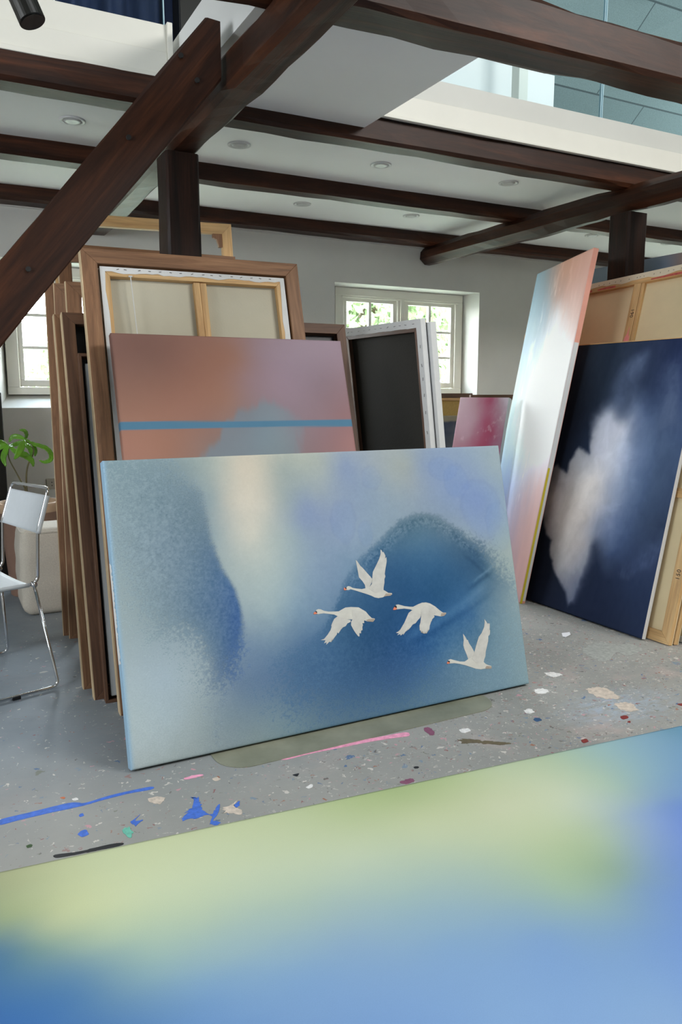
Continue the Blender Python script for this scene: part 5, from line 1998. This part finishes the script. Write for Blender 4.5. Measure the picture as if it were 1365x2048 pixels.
for i, (kind, colr, pts) in enumerate(DATA['floor']):
    if kind == 'haze': continue
    if colr == 'white' and i == 0: continue
    if colr not in fmats: fmats[colr] = flat('floor_paint_' + colr, FC[colr], .6, 0, .22, 50)
    if abs(pts[0][0] - 3.05) < .6 and colr == 'white' and pts[0][1] > 2.9 and len(pts) == 5 and 'scrap' not in fmats:
        fmats['scrap'] = 1
        bm = bmesh.new(); prism(bm, pts, .002, .0028); o = obj('paper_scrap', bm, M['paper']); tag(o, 'small white paper scrap on the floor near the navy painting', 'paper scrap'); continue
    obj('paint_streak' if kind == 'streak' else 'paint_splash', splash(pts, i, kind), fmats[colr], fl, label=colr + ' paint on the floor')

# ------------------------------------------------------------------ outside
g = obj('lawn', boxes((-25, 40, 6.8, 60, -.3, -.05)), M['grass']); tag(g, 'green lawn outside the windows', 'lawn', kind='structure')
def tree(x, y, hgt, rad, nleaf, label, seed):
    r = random.Random(seed); t = empty('tree', Vector((x, y, -.05)), label, 'tree', 'trees outside the windows')
    bm = bmesh.new(); tube(bm, [(0, 0, 0), (.1, 0, hgt * .3), (0, .1, hgt * .6)], [.22, .17, .08], 10)
    for q in range(6):
        a = q * 1.05 + r.random(); tube(bm, [(.05, 0, hgt * (.25 + .05 * q)), (rad * .6 * cos(a), rad * .6 * sin(a), hgt * (.45 + .07 * q))], [.09, .03], 8)
    obj('trunk', bm, M['bark'], t, smooth=True)
    vs, fs = [], []
    cl = [(r.gauss(0, rad * .45), r.gauss(0, rad * .45), hgt * .55 + r.gauss(0, hgt * .22), r.uniform(.35, .8) * rad * .5) for _ in range(46)]
    for i in range(nleaf):
        cx, cy, cz, cr = cl[i % len(cl)]
        d_ = Vector((r.gauss(0, 1), r.gauss(0, 1), r.gauss(0, 1))).normalized() * cr * r.random() ** .4
        p = Vector((cx, cy, max(.25, cz))) + d_; a = Vector((r.gauss(0, 1), r.gauss(0, 1), r.gauss(0, .6))).normalized(); b = a.orthogonal().normalized(); b = (Matrix.Rotation(r.uniform(0, 6.28), 3, a) @ b)
        s = r.uniform(.07, .15); k = len(vs); vs += [p - b * s, p + a.cross(b) * s * .45, p + b * s, p - a.cross(b) * s * .45]; fs.append((k, k + 1, k + 2, k + 3))
    me = bpy.data.meshes.new('crown'); me.from_pydata([tuple(v) for v in vs], [], fs); me.materials.append(M['treeleaf']); o = bpy.data.objects.new('crown', me); COL.objects.link(o); o.parent = t
tree(9.0, 16.0, 6.0, 2.6, 15000, 'leafy green tree seen through the left sash of the right window', 1)
tree(15.6, 22.0, 7.0, 3.0, 15000, 'leafy green tree seen through the right sash of the right window', 2)
tree(3.4, 19.0, 2.5, 2.2, 7000, 'pale green tree seen low through the left window', 3)

# ------------------------------------------------------------------ light
w = bpy.data.worlds.new('World'); SC.world = w; w.use_nodes = True; n = w.node_tree; bgd = n.nodes['Background']
tc = node(n, 'ShaderNodeTexCoord'); sp = node(n, 'ShaderNodeSeparateXYZ'); n.links.new(tc.outputs['Generated'], sp.inputs[0])
rp = ramp(n, sp.outputs[2], [(.0, (1, 1, 1, 1)), (.25, (.93, .97, 1, 1)), (1, (.62, .78, 1, 1))]); n.links.new(rp.outputs['Color'], bgd.inputs['Color']); bgd.inputs['Strength'].default_value = 46.0
def area(name, loc, target, sx, sy, power, color=(1, 1, 1), portal=False, spread=pi):
    l = bpy.data.lights.new(name, 'AREA'); l.shape = 'RECTANGLE'; l.size = sx; l.size_y = sy; l.energy = power; l.color = color
    try: l.spread = spread
    except Exception: pass
    if portal: l.cycles.is_portal = True
    o = bpy.data.objects.new(name, l); COL.objects.link(o); o.location = loc
    o.rotation_euler = (Vector(target) - Vector(loc)).to_track_quat('-Z', 'Y').to_euler(); return o
area('portal_right_window', (3.94, 6.50, 1.76), (3.94, 0, 1.76), 1.45, 1.0, 1, portal=True)
area('portal_added_window', (6.67, 6.50, 1.76), (6.67, 0, 1.76), 1.45, 1.0, 1, portal=True)  # portal of the added, unseen end window
area('portal_left_window', (1.2, 6.50, 1.76), (1.2, 0, 1.76), 1.45, 1.0, 1, portal=True)
area('skylight_right', (4.8, -1.5, 4.7), (1.4, 2.6, .3), 2.4, 1.4, 300, (1, .985, .95))
area('skylight_above', (.8, .3, 5.4), (1.2, 1.2, 0), 2.4, 1.6, 50, (.93, .97, 1))
area('left_window', (-2.8, 1.6, 2.1), (3.5, 3.1, 1.5), 1.8, 1.3, 135, (.90, .95, 1))
area('gallery_fill', (7.6, 4.3, 4.0), (5.5, 5.5, 4.1), 1.4, 1.0, 55, (.92, .98, 1))  # unseen fill lamp, added to brighten the sloping roof boards
area('back_fill', (2.2, -4.2, 1.5), (2.6, 4, 1.7), 5.0, 1.6, 15, (1, .99, .96))  # unseen frontal fill, added to brighten the far wall and ceilings
area('gallery_rooflight', (4.4, 4.0, 4.5), (4.6, 5.7, 3.7), 2.0, .6, 14, (.9, .97, 1))
area('gallery_rooflight', (.6, 4.0, 4.5), (.6, 5.2, 3.4), 1.2, .6, 8, (.9, .97, 1))

# ------------------------------------------------------------------ camera
cam = bpy.data.cameras.new('Camera'); co = bpy.data.objects.new('Camera', cam); COL.objects.link(co); SC.camera = co
cam.sensor_fit = 'VERTICAL'; cam.sensor_height = 36.0; cam.lens = 1536 / 2048 * 36.0; cam.clip_start = .05; cam.clip_end = 200
co.location = (0, 0, 1.30); co.rotation_euler = (radians(90 - 8.84), 0, -radians(27.74))
SC.view_settings.view_transform = 'Standard'; SC.view_settings.look = 'None'; SC.view_settings.gamma = 1; SC.view_settings.exposure = -0.15; SC.view_settings.use_curve_mapping = False
SC.cycles.use_denoising = True; SC.cycles.max_bounces = 8; SC.cycles.diffuse_bounces = 5; SC.cycles.transparent_max_bounces = 12
